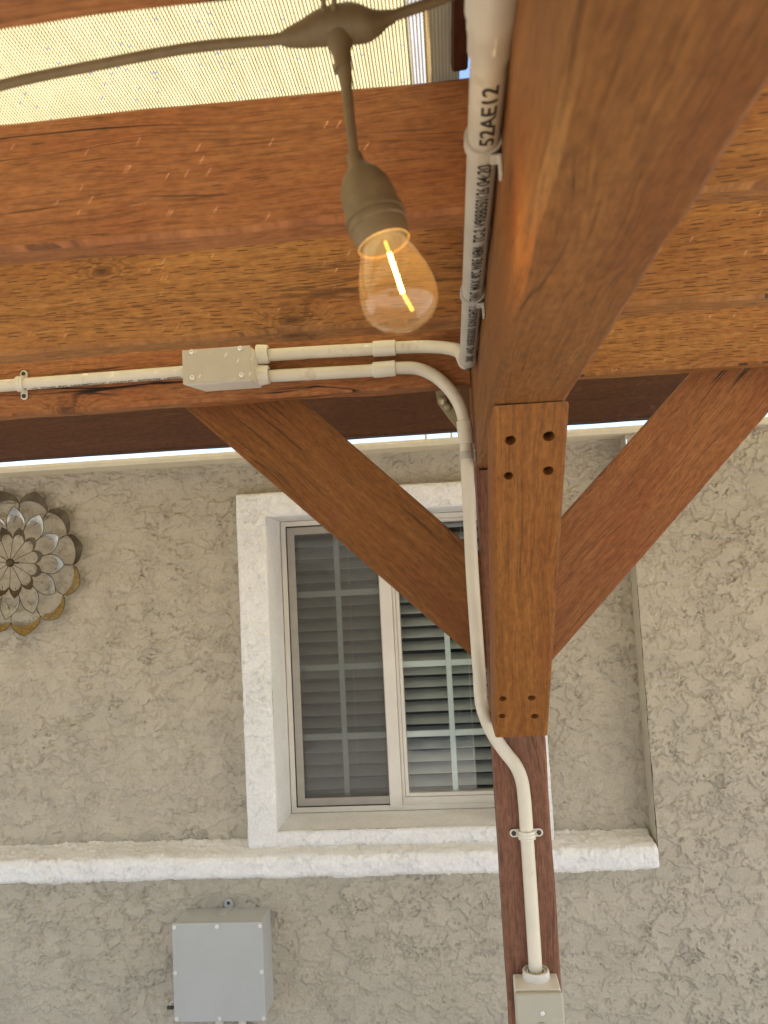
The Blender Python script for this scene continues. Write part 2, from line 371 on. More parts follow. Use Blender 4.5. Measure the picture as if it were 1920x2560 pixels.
def smooth_by_angle(o, ang=40):
    me = o.data
    bm = bmesh.new(); bm.from_mesh(me)
    for f in bm.faces: f.smooth = True
    for e in bm.edges:
        if len(e.link_faces) == 2 and e.calc_face_angle(0) > math.radians(ang): e.smooth = False
    bm.to_mesh(me); bm.free()
    return o
def tube(name, path, rad, mat, parent=None, seg=20, caps=True):
    v, f = tube_vf(path, rad, seg, caps)
    return smooth_by_angle(mobj(name, v, f, mat, parent), 50)
def lathe(name, p0, axis, prof, mat, parent=None, seg=28, ang=40):
    """prof: list of (distance along axis, radius)"""
    ax = Vector(axis).normalized(); path = [Vector(p0)+ax*d for d, r in prof]; rr = [max(r, 1e-5) for d, r in prof]
    a = Vector((0, 0, 1)) if abs(ax.z) < 0.9 else Vector((1, 0, 0))
    u = (a-ax*a.dot(ax)).normalized(); v = ax.cross(u); verts, faces = [], []
    for p, r in zip(path, rr):
        for j in range(seg):
            q = 2*math.pi*j/seg; verts.append(p+(u*math.cos(q)+v*math.sin(q))*r)
    for i in range(len(path)-1):
        for j in range(seg):
            k = (j+1) % seg; faces.append((i*seg+j, i*seg+k, (i+1)*seg+k, (i+1)*seg+j))
    faces += [tuple(range(seg))[::-1], tuple(range((len(path)-1)*seg, len(path)*seg))]
    return smooth_by_angle(mobj(name, verts, faces, mat, parent), ang)
def screw(p, n, r, mat, parent, name='screw'):
    n = Vector(n).normalized()
    o = lathe(name, Vector(p), n, [(0, r), (r*0.35, r*0.96), (r*0.55, r*0.6), (r*0.5, r*0.34), (r*0.15, r*0.30)], mat, parent, 14, 30)
    return o
def text_mesh(s):
    cu = bpy.data.curves.new('t', 'FONT'); cu.body = s; cu.size = 1.0; cu.fill_mode = 'FRONT'; cu.offset = 0.02
    o = bpy.data.objects.new('t', cu); link(o)
    dg = bpy.context.evaluated_depsgraph_get(); me = bpy.data.meshes.new_from_object(o.evaluated_get(dg))
    bm = bmesh.new(); bm.from_mesh(me); bmesh.ops.triangulate(bm, faces=bm.faces)
    for _ in range(3):
        lg = [e for e in bm.edges if abs(e.verts[0].co.y-e.verts[1].co.y) > 0.12]
        if lg: bmesh.ops.subdivide_edges(bm, edges=lg, cuts=1); bmesh.ops.triangulate(bm, faces=bm.faces)
    bm.to_mesh(me); bm.free()
    v = np.array([tuple(q.co) for q in me.vertices]); f = [tuple(p.vertices) for p in me.polygons]
    bpy.data.objects.remove(o); bpy.data.curves.remove(cu); bpy.data.meshes.remove(me)
    return v, f

# ------------------------------------------------------------------ numpy gradient noise (for stucco relief)
def gnoise(x, y, seed):
    r = np.random.default_rng(seed); a = r.uniform(0, 2*np.pi, 4096); perm = r.permutation(4096)
    xi = np.floor(x).astype(int); yi = np.floor(y).astype(int); fx = x-xi; fy = y-yi
    def gr(i, j, dx, dy):
        h = a[perm[(perm[i % 4096]+j) % 4096]]
        return np.cos(h)*dx+np.sin(h)*dy
    u = fx**3*(fx*(fx*6-15)+10); v = fy**3*(fy*(fy*6-15)+10)
    n = (gr(xi, yi, fx, fy)*(1-u)+gr(xi+1, yi, fx-1, fy)*u)*(1-v)+(gr(xi, yi+1, fx, fy-1)*(1-u)+gr(xi+1, yi+1, fx-1, fy-1)*u)*v
    return n*1.5
def fbm(x, y, seed, o=4, g=0.5):
    s = 0; a = 1
    for k in range(o): s = s+a*gnoise(x*2**k, y*2**k, seed+k); a *= g
    return s
def sstep(a, b, v):
    t = np.clip((v-a)/(b-a), 0, 1); return t*t*(3-2*t)
def trowel(x, z, seed, sc_=1.0):
    """skip-trowelled stucco: smeared plates with ragged broken edges and pits (metres)"""
    x = x*sc_; z = z*sc_
    wx = x+0.012*fbm(x*24, z*24, seed+50, 3); wz = z+0.012*fbm(x*24, z*24, seed+60, 3)
    n1 = fbm(wx*8.5, wz*15, seed, 5, 0.62); n2 = fbm(wx*16, wz*24, seed+10, 4, 0.64)
    p1 = sstep(-0.010, 0.010, n1); p2 = sstep(0.11, 0.13, n2); p3 = sstep(0.30, 0.33, fbm(wx*8+3, wz*13, seed+15, 4, 0.6))
    brk = sstep(-0.15, 0.25, fbm(x*12, z*12, seed+70, 3))
    lip = np.exp(-((n1-0.025)/0.03)**2)*brk; gut = np.exp(-((n1+0.018)/0.014)**2)*brk
    edge = np.exp(-(n1/0.16)**2)
    pit = sstep(0.24, 0.34, fbm(x*95, z*120, seed+20, 2))*sstep(0.2, 0.7, edge)*sstep(-0.1, 0.3, fbm(x*9, z*9, seed+90, 2))
    drag = fbm(x*26, z*150, seed+30, 2)*0.00035
    mod = 0.78+0.42*sstep(-0.35, 0.35, fbm(x*2.3, z*3.1, seed+95, 2))
    return mod*(0.0034*p1+0.0028*p2+0.0022*p3+0.0010*lip-0.0036*gut-0.0030*pit)+drag+0.0003*fbm(x*80, z*80, seed+40, 2)
def relief(name, xs, zs, Y, mat, parent, seed, keep=None, sc_=1.0, amp=1.0, edge_round=None):
    """wall sheet facing -Y on grid lines xs, zs with modelled relief; keep(xc,zc)->bool mask of cells"""
    X, Z = np.meshgrid(xs, zs); h = trowel(X, Z, seed, sc_)*amp
    if edge_round is not None: h = h+edge_round(X, Z)
    nx, nz = len(xs), len(zs)
    co = np.stack([X, Y-h, Z], -1).reshape(-1, 3).astype(np.float32)
    i = np.arange(nz-1)[:, None]*nx+np.arange(nx-1)[None]
    if keep is not None:
        xc = (xs[1:]+xs[:-1])/2; zc = (zs[1:]+zs[:-1])/2; XX, ZZ = np.meshgrid(xc, zc); i = i[keep(XX, ZZ)]
    i = i.reshape(-1)
    q = np.stack([i, i+1, i+1+nx, i+nx], -1).astype(np.int32)
    used = np.unique(q); remap = np.full(nx*nz, -1, np.int32); remap[used] = np.arange(len(used)); q = remap[q]; co = co[used]
    me = bpy.data.meshes.new(name); me.vertices.add(len(co)); me.vertices.foreach_set('co', co.reshape(-1))
    me.loops.add(q.size); me.loops.foreach_set('vertex_index', q.reshape(-1))
    me.polygons.add(len(q)); me.polygons.foreach_set('loop_start', np.arange(0, q.size, 4, dtype=np.int32))
    me.polygons.foreach_set('use_smooth', np.ones(len(q), bool)); me.update(calc_edges=True); me.validate()
    me.materials.append(mat)
    o = bpy.data.objects.new(name, me); link(o); setparent(o, parent); return o
def lines(a, lo, hi, b, step):
    """grid lines: coarse outside lo..hi, fine inside"""
    out = list(np.arange(lo, hi, step))+[hi]
    k = []; v = lo; s = step*2
    while v-s > a: v -= s; k.append(v); s = min(s*1.3, 0.010)
    l = [a]+k[::-1]; k = []; v = hi; s = step*2
    while v+s < b: v += s; k.append(v); s = min(s*1.3, 0.010)
    return np.array(l+out+k+[b])

# ================================================================== SETTING
g_ = 40.0
ground = mobj('ground', [(-g_, -g_, 0), (g_, -g_, 0), (g_, g_, 0), (-g_, g_, 0)], [(0, 1, 2, 3)], CONC); tag(ground, kind='structure')

# planes of the house wall
YA, YB, YT, YS, YF = 2.35, 2.43, 2.372, 2.318, 2.53
zt = P(900, 1119, YA-0.03).z                              # wall top
XN = P(1626, 1900, YA).x                              # where the recessed panel ends on the right
XNB = XN
z_sb, z_st = P(1000, 2190, YS).z, P(1000, 2138, YS).z  # sill band
XSR = P(1650, 2155, YS).x
house = empty('house', (0, YB, 0), 'beige stucco house wall with white window surround and white sill band', 'building')
STEP = 0.0025
xs = lines(-3.4, -1.56, 1.34, 2.6, STEP); zs = lines(0.0, 0.62, zt, zt+0.001, STEP)[:-1]
relief('wall', xs, zs, YA, SB, house, 3, keep=lambda x, z: (z < z_sb+0.02) | (x > XN))
WX0, WX1 = P(640, 1680, YT).x, P(1340, 1900, YT).x; WZ0, WZ1 = P(900, 2090, YT).z, P(900, 1250, YT).z
xs2 = lines(-3.4, -1.56, XN, XN+.001, STEP)[:-1]; zs2 = np.append(np.arange(z_sb, zt, STEP), zt)
relief('recessed_wall', xs2, zs2, YB, SB, house, 23, keep=lambda x, z: ~((x > WX0) & (x < WX1) & (z > WZ0) & (z < WZ1)))
# return of the recess (its left-facing cheek)
ny = 30; zr = np.append(np.arange(z_st-0.02, zt, 0.01), zt)
vv, ff = [], []
for z in zr:
    for k in range(4):
        vv.append((XN+0.0012*float(gnoise(np.array([z*40.0]), np.array([k*1.7]), 5)[0]), YA-0.002+(YB-YA+0.004)*k/3, z))
for a in range(len(zr)-1):
    for k in range(3): ff.append((a*4+k, a*4+k+1, a*4+4+k+1, a*4+4+k))
mobj('recess_return', vv, ff, SB, house)
box('wall_backing', -4, 4, YB+0.16, YB+0.3, 0, zt-0.002, ROOM, house) if False else None
# flat roof behind the wall top, below the sight line
box('roof', -4, 4, YB+0.13, 8.0, zt-0.12, zt-0.03, TRIM, house)
# cream coping on top of the wall
ztc = P(900, 1107, YA-0.03).z
cop = prism('coping', [(-4, YA-0.022, zt-0.006), (-4, YA-0.030, zt+0.004), (-4, YA-0.030, ztc-0.004), (-4, YA-0.024, ztc), (-4, YA+0.10, ztc), (-4, YA+0.10, zt-0.006)], (8, 0, 0), TRIM, house, bevel=0.0015)
for px in (1064, 1128):
    p = P(px, 1080, YA); box('coping_clip', p.x-0.003, p.x+0.003, YA-0.01, YA+0.0, ztc+0.0005, ztc+0.03, TRIM, house)

# sill band: long white plaster band, rounded nose, ragged surface
def sill_band():
    prof = [(YB+0.012, z_st+0.022), (YS+0.020, z_st+0.006), (YS+0.007, z_st+0.001), (YS, z_st-0.010), (YS, z_st-0.022), (YS+0.001, (z_st+z_sb)/2), (YS+0.001, z_sb+0.02), (YS+0.002, z_sb+0.009), (YS+0.012, z_sb), (YA+0.012, z_sb-0.001)]
    pr = []
    for (a, b) in zip(prof[:-1], prof[1:]):
        n = max(1, int(math.hypot(a[0]-b[0], a[1]-b[1])/0.004))
        for k in range(n): pr.append((a[0]+(b[0]-a[0])*k/n, a[1]+(b[1]-a[1])*k/n))
    pr.append(prof[-1]); pr = np.array(pr); d = np.gradient(pr, axis=0); nl = np.hypot(d[:, 0], d[:, 1])
    nrm = np.stack([d[:, 1], -d[:, 0]], -1)/nl[:, None]
    s = np.concatenate([[0], np.cumsum(np.hypot(*np.diff(pr, axis=0).T))])
    xr = np.concatenate([np.arange(-4, -1.56, 0.05), np.arange(-1.56, XSR-0.012, 0.0035), XSR-0.012+0.012*np.sin(np.linspace(0, math.pi/2, 6))])
    Xg, Sg = np.meshgrid(xr, s); h = trowel(Xg, Sg+3.0, 71)*0.75
    end = np.clip((xr-(XSR-0.012))/0.012, 0, 1); sh = 0.012*(1-np.sqrt(np.maximum(0, 1-end**2)))
    wav = 0.002*fbm(xr*5, xr*0, 81, 3)
    h = h-sh[None, :]+wav[None, :]
    Yg = pr[:, 0][:, None]+nrm[:, 0][:, None]*h; Zg = pr[:, 1][:, None]+nrm[:, 1][:, None]*h
    co = np.stack([Xg, Yg, Zg], -1).reshape(-1, 3); nx = len(xr); nzz = len(s)
    faces = [(i*nx+j, i*nx+j+1, (i+1)*nx+j+1, (i+1)*nx+j) for i in range(nzz-1) for j in range(nx-1)]
    faces.append(tuple(i*nx+nx-1 for i in range(nzz)))
    me = bpy.data.meshes.new('sill_band'); me.from_pydata(co.tolist(), [], faces)
    bm = bmesh.new(); bm.from_mesh(me); bmesh.ops.recalc_face_normals(bm, faces=bm.faces); bm.to_mesh(me); bm.free()
    me.polygons.foreach_set('use_smooth', [True]*len(me.polygons)); me.materials.append(SW)
    o = bpy.data.objects.new('sill_band', me); link(o); setparent(o, house); tag(o, 'long white plaster sill band below the window')
sill_band()

# window surround (white stucco picture frame)
XTL = P(603, 1680, YT).x; XTR = P(1374, 1900, YT).x
ZTT = P(870, 1219, YT).z; ZTB = z_st+0.004
XIL = P(678, 1680, YT).x; XIR = XTR-(XIL-XTL)
ZIT = P(900, 1279, YT).z; ZIB = P(900, 2074, YT).z
def rnd_edge(X, Z):
    d = np.minimum.reduce([X-XTL, XTR-X, ZTT-Z]); di = np.maximum.reduce([XIL-X, X-XIR, Z-ZIT, ZIB-Z])
    r = 0.012
    e = np.clip(1-np.clip(d, 0, r)/r, 0, 1); e2 = np.clip(1-np.clip(di, 0, 0.009)/0.009, 0, 1)
    return -r*(1-np.sqrt(np.maximum(0, 1-e**2)))-0.009*(1-np.sqrt(np.maximum(0, 1-e2**2)))
def aligned(a, b, c, d, step):
    return np.unique(np.concatenate([np.linspace(a, b, max(2, int((b-a)/step))), np.linspace(b, c, max(2, int((c-b)/step))), np.linspace(c, d, max(2, int((d-c)/step)))]))
txs = aligned(XTL, XIL, XIR, XTR, 0.0026); tzs = aligned(ZTB-0.01, ZIB, ZIT, ZTT, 0.0026)
sur = empty('tmp', (0, 0, 0), None, None) if False else None
surround = relief('window_surround', txs, tzs, YT, SW, house, 43, keep=lambda x, z: (x < XIL) | (x > XIR) | (z < ZIB) | (z > ZIT), amp=0.78, edge_round=rnd_edge)
tag(surround, 'white rough-plastered window surround')
# outer sides and inner reveals of the surround
def reveal(pts_front, pts_back, mat, name):
    n = 24; v, f = [], []
    (a0, a1), (b0, b1) = pts_front, pts_back
    for i in range(n+1):
        t = i/n
        for k in range(5):
            s_ = k/4; p = Vector(a0).lerp(Vector(a1), t).lerp(Vector(b0).lerp(Vector(b1), t), s_); v.append(p)
    for i in range(n):
        for k in range(4): f.append((i*5+k, i*5+k+1, i*5+5+k+1, i*5+5+k))
    return mobj(name, v, f, mat, house)
e = 0.011
for nm, a, b in (('surround_side', (XTL, ZTB-.01), (XTL, ZTT)), ('surround_side', (XTR, ZTT), (XTR, ZTB-.01)), ('surround_side', (XTL, ZTT), (XTR, ZTT))):
    reveal(((a[0], YT+e-0.002, a[1]), (b[0], YT+e-0.002, b[1])), ((a[0], YB+.01, a[1]), (b[0], YB+.01, b[1])), SW, nm)
m = 0.012  # reveals taper towards the window
XFL, XFR, ZFT, ZFB = XIL+0.010, XIR-0.010, ZIT-0.004, ZIB+0.006
yf0 = YT+0.0075
rv = [((XIL, ZIB), (XIL, ZIT), (XFL, ZFB), (XFL, ZFT)), ((XIR, ZIT), (XIR, ZIB), (XFR, ZFT), (XFR, ZFB)), ((XIL, ZIT), (XIR, ZIT), (XFL, ZFT), (XFR, ZFT)), ((XIR, ZIB), (XIL, ZIB), (XFR, ZFB), (XFL, ZFB))]
for a, b, c, d in rv:
    reveal(((a[0], yf0, a[1]), (b[0], yf0, b[1])), ((c[0], YF+.02, c[1]), (d[0], YF+.02, d[1])), SW, 'window_reveal')
# dark room behind
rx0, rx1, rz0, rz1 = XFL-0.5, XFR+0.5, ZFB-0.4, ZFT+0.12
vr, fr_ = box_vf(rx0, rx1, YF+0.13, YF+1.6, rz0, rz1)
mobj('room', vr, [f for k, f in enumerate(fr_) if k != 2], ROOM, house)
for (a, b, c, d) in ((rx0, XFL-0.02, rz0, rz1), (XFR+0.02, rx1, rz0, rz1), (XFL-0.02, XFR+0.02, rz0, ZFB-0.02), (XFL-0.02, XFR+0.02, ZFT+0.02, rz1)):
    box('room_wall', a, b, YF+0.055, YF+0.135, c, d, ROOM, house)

# ================================================================== WINDOW
win = empty('window', (0.5*(XFL+XFR), YF, ZFB), 'white two-pane sliding window with glazing bars in white plaster surround', 'window')
FW = 0.016
def rect_frame(name, x0, x1, z0, z1, wd, y0, y1, mat, parent, bevel=0.0015, wz=None):
    wz = wz or wd; v, f = [], []
    o4 = [(x0, z0), (x1, z0), (x1, z1), (x0, z1)]; i4 = [(x0+wd, z0+wz), (x1-wd, z0+wz), (x1-wd, z1-wz), (x0+wd, z1-wz)]
    for y in (y0, y1):
        for q in (o4, i4):
            for (x, z) in q: v.append((x, y, z))
    for k in range(4):
        n = (k+1) % 4
        f += [(k, n, 4+n, 4+k), (8+k, 12+k, 12+n, 8+n), (k, 8+k, 8+n, n), (4+k, 4+n, 12+n, 12+k)]
    return mobj(name, v, f, mat, parent, bevel=bevel, seg=1)
rect_frame('outer_frame', XFL+0.001, XFR-0.001, ZFB+0.001, ZFT-0.001, FW, YF, YF+0.055, VIN, win)
XM = 0.5*(XFL+XFR)
pm = P(979, 1740, YF); XM = pm.x
# central meeting stile and fixed right frame
mull = box('meeting_stile', XM-0.021, XM+0.017, YF-0.004, YF+0.05, ZFB+FW*.6, ZFT-FW, VIN, win, 0.002)
box('stile_bead', XM+0.0175, XM+0.027, YF+0.004, YF+0.05, ZFB+FW+.001, ZFT-FW-.001, VIN, win, 0.0015)
box('bottom_rail', XM+0.018, XFR-FW-.001, YF+0.003, YF+0.05, ZFB+FW+.001, ZFB+FW+0.022, VIN, win, 0.0015)
rect_frame('right_sash', XM+0.0275, XFR-FW-0.0015, ZFB+FW+0.0225, ZFT-FW-0.001, 0.011, YF+0.008, YF+0.045, VIN, win)
# glass
gl = box('pane', XM+0.036, XFR-FW-0.011, YF+0.024, YF+0.0265, ZFB+FW+0.031, ZFT-FW-0.01, PANE, win)
gl2 = box('pane', XFL+FW+0.001, XM-0.0215, YF+0.030, YF+0.0325, ZFB+FW+0.001, ZFT-FW-.001, PANE, win)
# left insect screen with tan frame
SX0, SX1, SZ0, SZ1 = XFL+FW+0.003, XM+0.004, ZFB+FW+0.002, ZFT-FW-0.002
rect_frame('gasket', SX0-0.0025, SX1+0.0008, SZ0-0.0015, SZ1+0.0015, 0.004, YF+0.003, YF+0.022, GSK, win, bevel=0.0005)
scf = rect_frame('screen_frame', SX0+.001, SX1-.0035, SZ0+.002, SZ1-.003, 0.024, YF+0.0015, YF+0.012, SCF, win, bevel=0.002)
scr = mobj('insect_screen', [(SX0+.02, YF+.007, SZ0+.02), (SX1-.0236, YF+.007, SZ0+.02), (SX1-.0236, YF+.007, SZ1-.02), (SX0+.02, YF+.007, SZ1-.02)], [(0, 1, 2, 3)], SCRN, win)
# screens reach the stile: the frame's right leg is slim
# glazing bars (between the panes)
gz0, gz1 = ZFB+FW+0.03, ZFT-FW-0.012
rows = [P(1100, y, YF+0.035).z for y in (1470, 1657, 1832)]
for (a, b, yb) in ((XFL+FW+0.02, XM-0.0215, YF+0.036), (XM+0.036, XFR-FW-0.011, YF+0.030)):
    xm = (a+b)/2
    prev = gz0
    box('glazing_bar', xm-0.0085, xm+0.0085, yb, yb+0.006, gz0-.02, gz1+.008, MUN, win, 0.0015)
    for z in rows:
        for (q0, q1) in ((a, xm-0.0087), (xm+0.0087, b)):
            box('glazing_bar', q0, q1, yb+0.0006, yb+0.0054, z-0.0095, z+0.0095, MUN, win, 0.0012)
# window latch by the stile
pl_ = P(1004, 1679, YF); box('latch', pl_.x-0.004, pl_.x+0.003, YF+0.0245-.006, YF+0.0235, pl_.z-0.012, pl_.z+0.012, MUN, win, 0.001)
# weep slot in the reveal sill
# blind
blind = empty('window_blind', (XM, YF+0.09, ZFB), 'grey slatted blind half closed behind the window glass', 'blind')
pitch = 30.0/2000*2.6; z = ZFT-0.03; me0 = None; k = 0
while z > ZFB+0.02:
    wdt, tilt = 0.047, math.radians(31)
    if me0 is None:
        v, f = [], []; n = 5; nb = Vector((0, -math.sin(tilt), math.cos(tilt)))
        for i in range(n+1):
            q = -0.5+i/n; c = Vector((0, YF+0.095-q*wdt*math.cos(tilt), z-q*wdt*math.sin(tilt)))+nb*0.003*(1-4*q*q)
            for x in (-(XFR-XFL)/2+0.02, (XFR-XFL)/2-0.02):
                for t in (0, 0.0022): v.append(c+Vector(((XFL+XFR)/2+x, 0, 0))-nb*t)
        for i in range(n):
            a = i*4; f += [(a, a+4, a+6, a+2), (a+1, a+3, a+7, a+5), (a, a+1, a+5, a+4), (a+2, a+6, a+7, a+3)]
        f += [(0, 2, 3, 1), (n*4, n*4+1, n*4+3, n*4+2)]
        o = mobj('slat', v, f, SLAT, blind); me0 = o; z0s = z
    else:
        o = me0.copy(); link(o); o.location.z += (z-z0s)
        o.rotation_euler.y = random.uniform(-0.005, 0.005); o.location.z += random.uniform(-.0012, .0012)
    z -= pitch
for fx in (0.30, 0.84):
    x = XFL+(XFR-XFL)*fx
    tube('ladder_cord', [(x, YF+0.072, ZFB+.03), (x, YF+0.072, ZFT-.02)], 0.0007, MUN, blind, 6)

# ================================================================== PERGOLA
perg = empty('pergola', (0.1, 1.5, 0), 'red-brown stained timber pergola with post, beam, joists and knee braces', 'pergola')
HJ = H+0.336                                          # joist underside
Yp = 1.46
pL = P(1238, 1960, Yp).x; pR = P(1371, 1960, Yp).x
zb = P(1227, 1012, 0.907).z                           # beam underside
XBL, XBR = P(1227, 1010, 0.907).x, P(1423, 1006, 0.907).x
tl = P(1370, 1838, Yp)
post = board('post', 'Z', 0.0, zb-0.002, pL, pR, Yp, Yp+(pR-pL), WP, perg, 0.004, 0.0008, 3)
beam = board('beam', 'Y', -1.6, Yp+(pR-pL)+0.02, XBL, XBR, zb, HJ+0.24, WB, perg, 0.006, 0.0016, 5)  # unseen top raised so the beam shades the gap on its left
tag(beam, 'main beam running from the post overhead towards the camera')
jt = H+0.464
for k, (y0, y1, hh, mt, nm) in enumerate(((0.394, 0.432, HJ, WJ2, 'joist'), (0.714, 0.749, HJ, WJ2, 'joist'), (1.033, 1.078, HJ, WJ, 'joist'))):
    for s_, (x0, x1) in enumerate(((-3.0, XBL-0.001), (XBR+0.001, 3.0))):
        mm = WJ if (s_ == 1) else mt
        board(nm, 'X', x0, x1, y0, y1, hh-(.003 if k == 1 else 0), jt+(.010 if k == 2 else 0), mm, perg, 0.0045, 0.0014, 20+k*3+s_)
for k, y in enumerate((0.074, -0.246, -0.566, -0.886, -1.206)):
    for s_, (x0, x1) in enumerate(((-3.0, XBL-0.001), (XBR+0.001, 3.0))):
        board('joist', 'X', x0, x1, y, y+.038, HJ, jt, WJ2, perg, 0.0045, 0.0014, 60+k*3+s_)
Y4 = Yp-0.006
h4 = P(600, 1011, Y4+0.04).z
for s_, (x0, x1) in enumerate(((-3.0, XBL-0.001), (XBR+0.001, 3.0))):
    o = board('cross_beam', 'X', x0, x1, Y4, Y4+0.040, h4, jt+0.005, WJ if s_ else WJ2, perg, 0.004, 0.0012, 40+s_)
Y5 = 1.93; h5 = P(900, 1091, Y5).z
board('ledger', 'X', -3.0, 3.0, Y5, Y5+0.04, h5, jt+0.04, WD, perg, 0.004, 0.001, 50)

# side knee braces, lapped behind the cross beam
Yb = Y4+0.0405; TB = 0.04
def sidebrace(pts, seed, mat, label):
    q = [P(x, y, Yb) for x, y in pts]
    d = (q[2]-q[1]).normalized(); c = sum(q, Vector())/4
    M = frame_mat(c, d, (0, 1, 0))
    return prism('knee_brace', q, (0, TB, 0), mat, perg, M, bevel=0.003, seg=2)
# extend both ends under/behind the cross beam and into the post side
sidebrace([(350, 921), (655, 914), (1262, 1442), (1262, 1712)], 1, WBR, '')
sidebrace([(1352, 1352), (1372, 1662), (2075, 855), (1792, 862)], 2, WBR2, '')

# front knee brace: from the post up to the beam towards the camera, with counterbored screws
zbb = P(1310, 1842, 1.313).z
fb0, fb1 = 0.907, 1.313; th = 0.132
xb0, xb1 = P(1232, 1018, fb0).x, P(1425, 1012, fb0).x
xc0, xc1 = P(1236, 1842, fb1).x+0.001, P(1369, 1838, fb1).x
run = fb1-fb0; rise = zb-zbb
nrm = Vector((0, -rise, -run)).normalized(); ld = Vector((0, run, -rise)).normalized()
# four corners each end; top cut against the beam underside, bottom cut level
qv = [(xb0, fb0, zb-0.001), (xb1, fb0, zb-0.001), (xb1, fb0+th, zb-0.001), (xb0, fb0+th, zb-0.001),
      (xc0, fb1, zbb), (xc1, fb1, zbb), (xc1, Yp-0.001, zbb), (xc0, Yp-0.001, zbb)]
qv[2] = (xb1, fb0+(Yp-fb1), zb-0.001); qv[3] = (xb0, fb0+(Yp-fb1), zb-0.001)
Mk = frame_mat(Vector(qv[0]).lerp(Vector(qv[6]), .5), ld, (1, 0, 0))
kb = mobj('knee_brace', qv, [(0, 1, 2, 3), (4, 7, 6, 5), (0, 4, 5, 1), (1, 5, 6, 2), (2, 6, 7, 3), (3, 7, 4, 0)], WKB, perg, Mk, bevel=0.004, seg=2)
tag(kb, 'front knee brace with eight countersunk screw holes')
def on_front(px, py):
    d = ray(px, py); o = Vector((0, 0, H)); p0 = Vector(qv[0]); t = (p0-o).dot(nrm)/d.dot(nrm); return o+d*t
hole_px = [(1276, 1101, 0.0065), (1372, 1091, 0.0070), (1271, 1190, 0.0058), (1371, 1177, 0.0065), (1257, 1748, 0.0058), (1329, 1746, 0.0062), (1255, 1791, 0.0055), (1337, 1792, 0.0062)]
cut_v, cut_f = [], []
for (px, py, r) in hole_px:
    c = on_front(px, py); v, f = tube_vf([c+nrm*0.012, c-nrm*0.020], r, 14); b = len(cut_v)
    cut_v += v; cut_f += [tuple(i+b for i in q) for q in f]
cutter = mobj('cutter', cut_v, cut_f, HOLE, None, Matrix.Identity(4))
bpy.context.view_layer.update()
md = kb.modifiers.new('b', 'BOOLEAN'); md.object = cutter; md.operation = 'DIFFERENCE'; md.solver = 'EXACT'
bpy.context.view_layer.update()
dg = bpy.context.evaluated_depsgraph_get(); nm_ = bpy.data.meshes.new_from_object(kb.evaluated_get(dg)); kb.modifiers.clear()
if len(nm_.polygons) > 30: kb.data = nm_
bpy.data.objects.remove(cutter)
for (px, py, r) in hole_px:
    c = on_front(px, py)
    lathe('screw', c-nrm*0.0195, nrm, [(0, r*0.9), (0.004, r*0.86), (0.005, r*0.5), (0.003, r*0.3)], SCRD, kb, 12, 30)

# batten that holds the shade cloth beside the beam
ba, bb_ = PZ(1137, 90, jt+0.02), PZ(1168, 90, jt+0.02)
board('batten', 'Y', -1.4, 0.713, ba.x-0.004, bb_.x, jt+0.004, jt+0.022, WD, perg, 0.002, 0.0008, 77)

# bracket plate hanging behind the lower conduit
bq = [P(x, y, Y4+0.046) for x, y in ((1086, 960), (1150, 955), (1150, 1082), (1122, 1046), (1094, 1008))]
brk = empty('bracket', bq[0], 'dull metal bracket plate hanging behind the curved conduit near the post', 'bracket')
prism('plate', bq, (0, 0.003, 0), BRK, brk, bevel=0.0008)
pk = P(1108, 1003, Y4+0.045); lathe('knob', pk, (0, -1, 0), [(0, .009), (.004, .009), (.009, .006), (.011, .0)], BRK, brk, 16)
pk = P(1119, 1018, Y4+0.045); lathe('knob', pk, (0, -1, 0), [(0, .008), (.004, .008), (.008, .005), (.010, .0)], BRK, brk, 16)
box('wing', P(1102, 995, Y4).x, P(1110, 995, Y4).x, Y4+0.034, Y4+0.0452, P(1106, 1000, Y4).z, P(1106, 988, Y4).z, TRIM, brk, 0.001)

# ================================================================== SHADE CLOTH
zc = jt+0.0125
hx0 = PZ(1066, 90, zc).x; hx1 = PZ(1150, 90, zc).x
def sheet(name, x0, x1, y0, y1, nx, ny, z, mat, parent, sag=0.004, seed=0):
    v, f = [], []
    for j in range(ny+1):
        for i in range(nx+1):
            x = x0+(x1-x0)*i/nx; y = y0+(y1-y0)*j/ny
            v.append((x, y, z+sag*float(gnoise(np.array([x*5.0]), np.array([y*7.0]), seed)[0])))
    for j in range(ny):
        for i in range(nx): a = j*(nx+1)+i; f.append((a, a+1, a+nx+2, a+nx+1))
    return mobj(name, v, f, mat, parent, smooth=True)
cl = empty('shade_cloth', (-1.4, 0.3, zc), 'cream knitted shade cloth stretched over the joists left of the beam', 'shade cloth')
hxb = PZ(1027, 90, zc).x
sheet('seam_band', hxb-0.004, hx0+0.001, -1.5, 2.34, 3, 60, zc+0.003, BAND, cl, 0.003, 1)
sheet('mesh_panel', -2.9, hxb-0.0011, -1.5, 2.34, 60, 60, zc+0.004, CLOTH, cl, 0.003, 1)
sheet('hem', hx0-0.002, hx1, -1.5, 1.59, 4, 60, zc+0.0015, HEM, cl, 0.003, 1)  # hem carried further back out of view to close a sun leak
cr = empty('shade_cloth', (1.5, 0.3, zc), 'cream knitted shade cloth over the joists right of the beam', 'shade cloth')
sheet('mesh_panel', hx0-0.01, XBR+0.02, 1.60, 2.34, 4, 12, zc+0.008, CLOTH, cr, 0.001, 4)  # unseen panel added past the beam end to block a sun leak
sheet('mesh_panel', XBR+0.01, 2.9, -1.5, 2.34, 50, 60, zc+0.02, CLOTH, cr, 0.003, 3)

# ================================================================== CONDUITS
RP = 0.0116
Yc = Y4-RP-0.0008
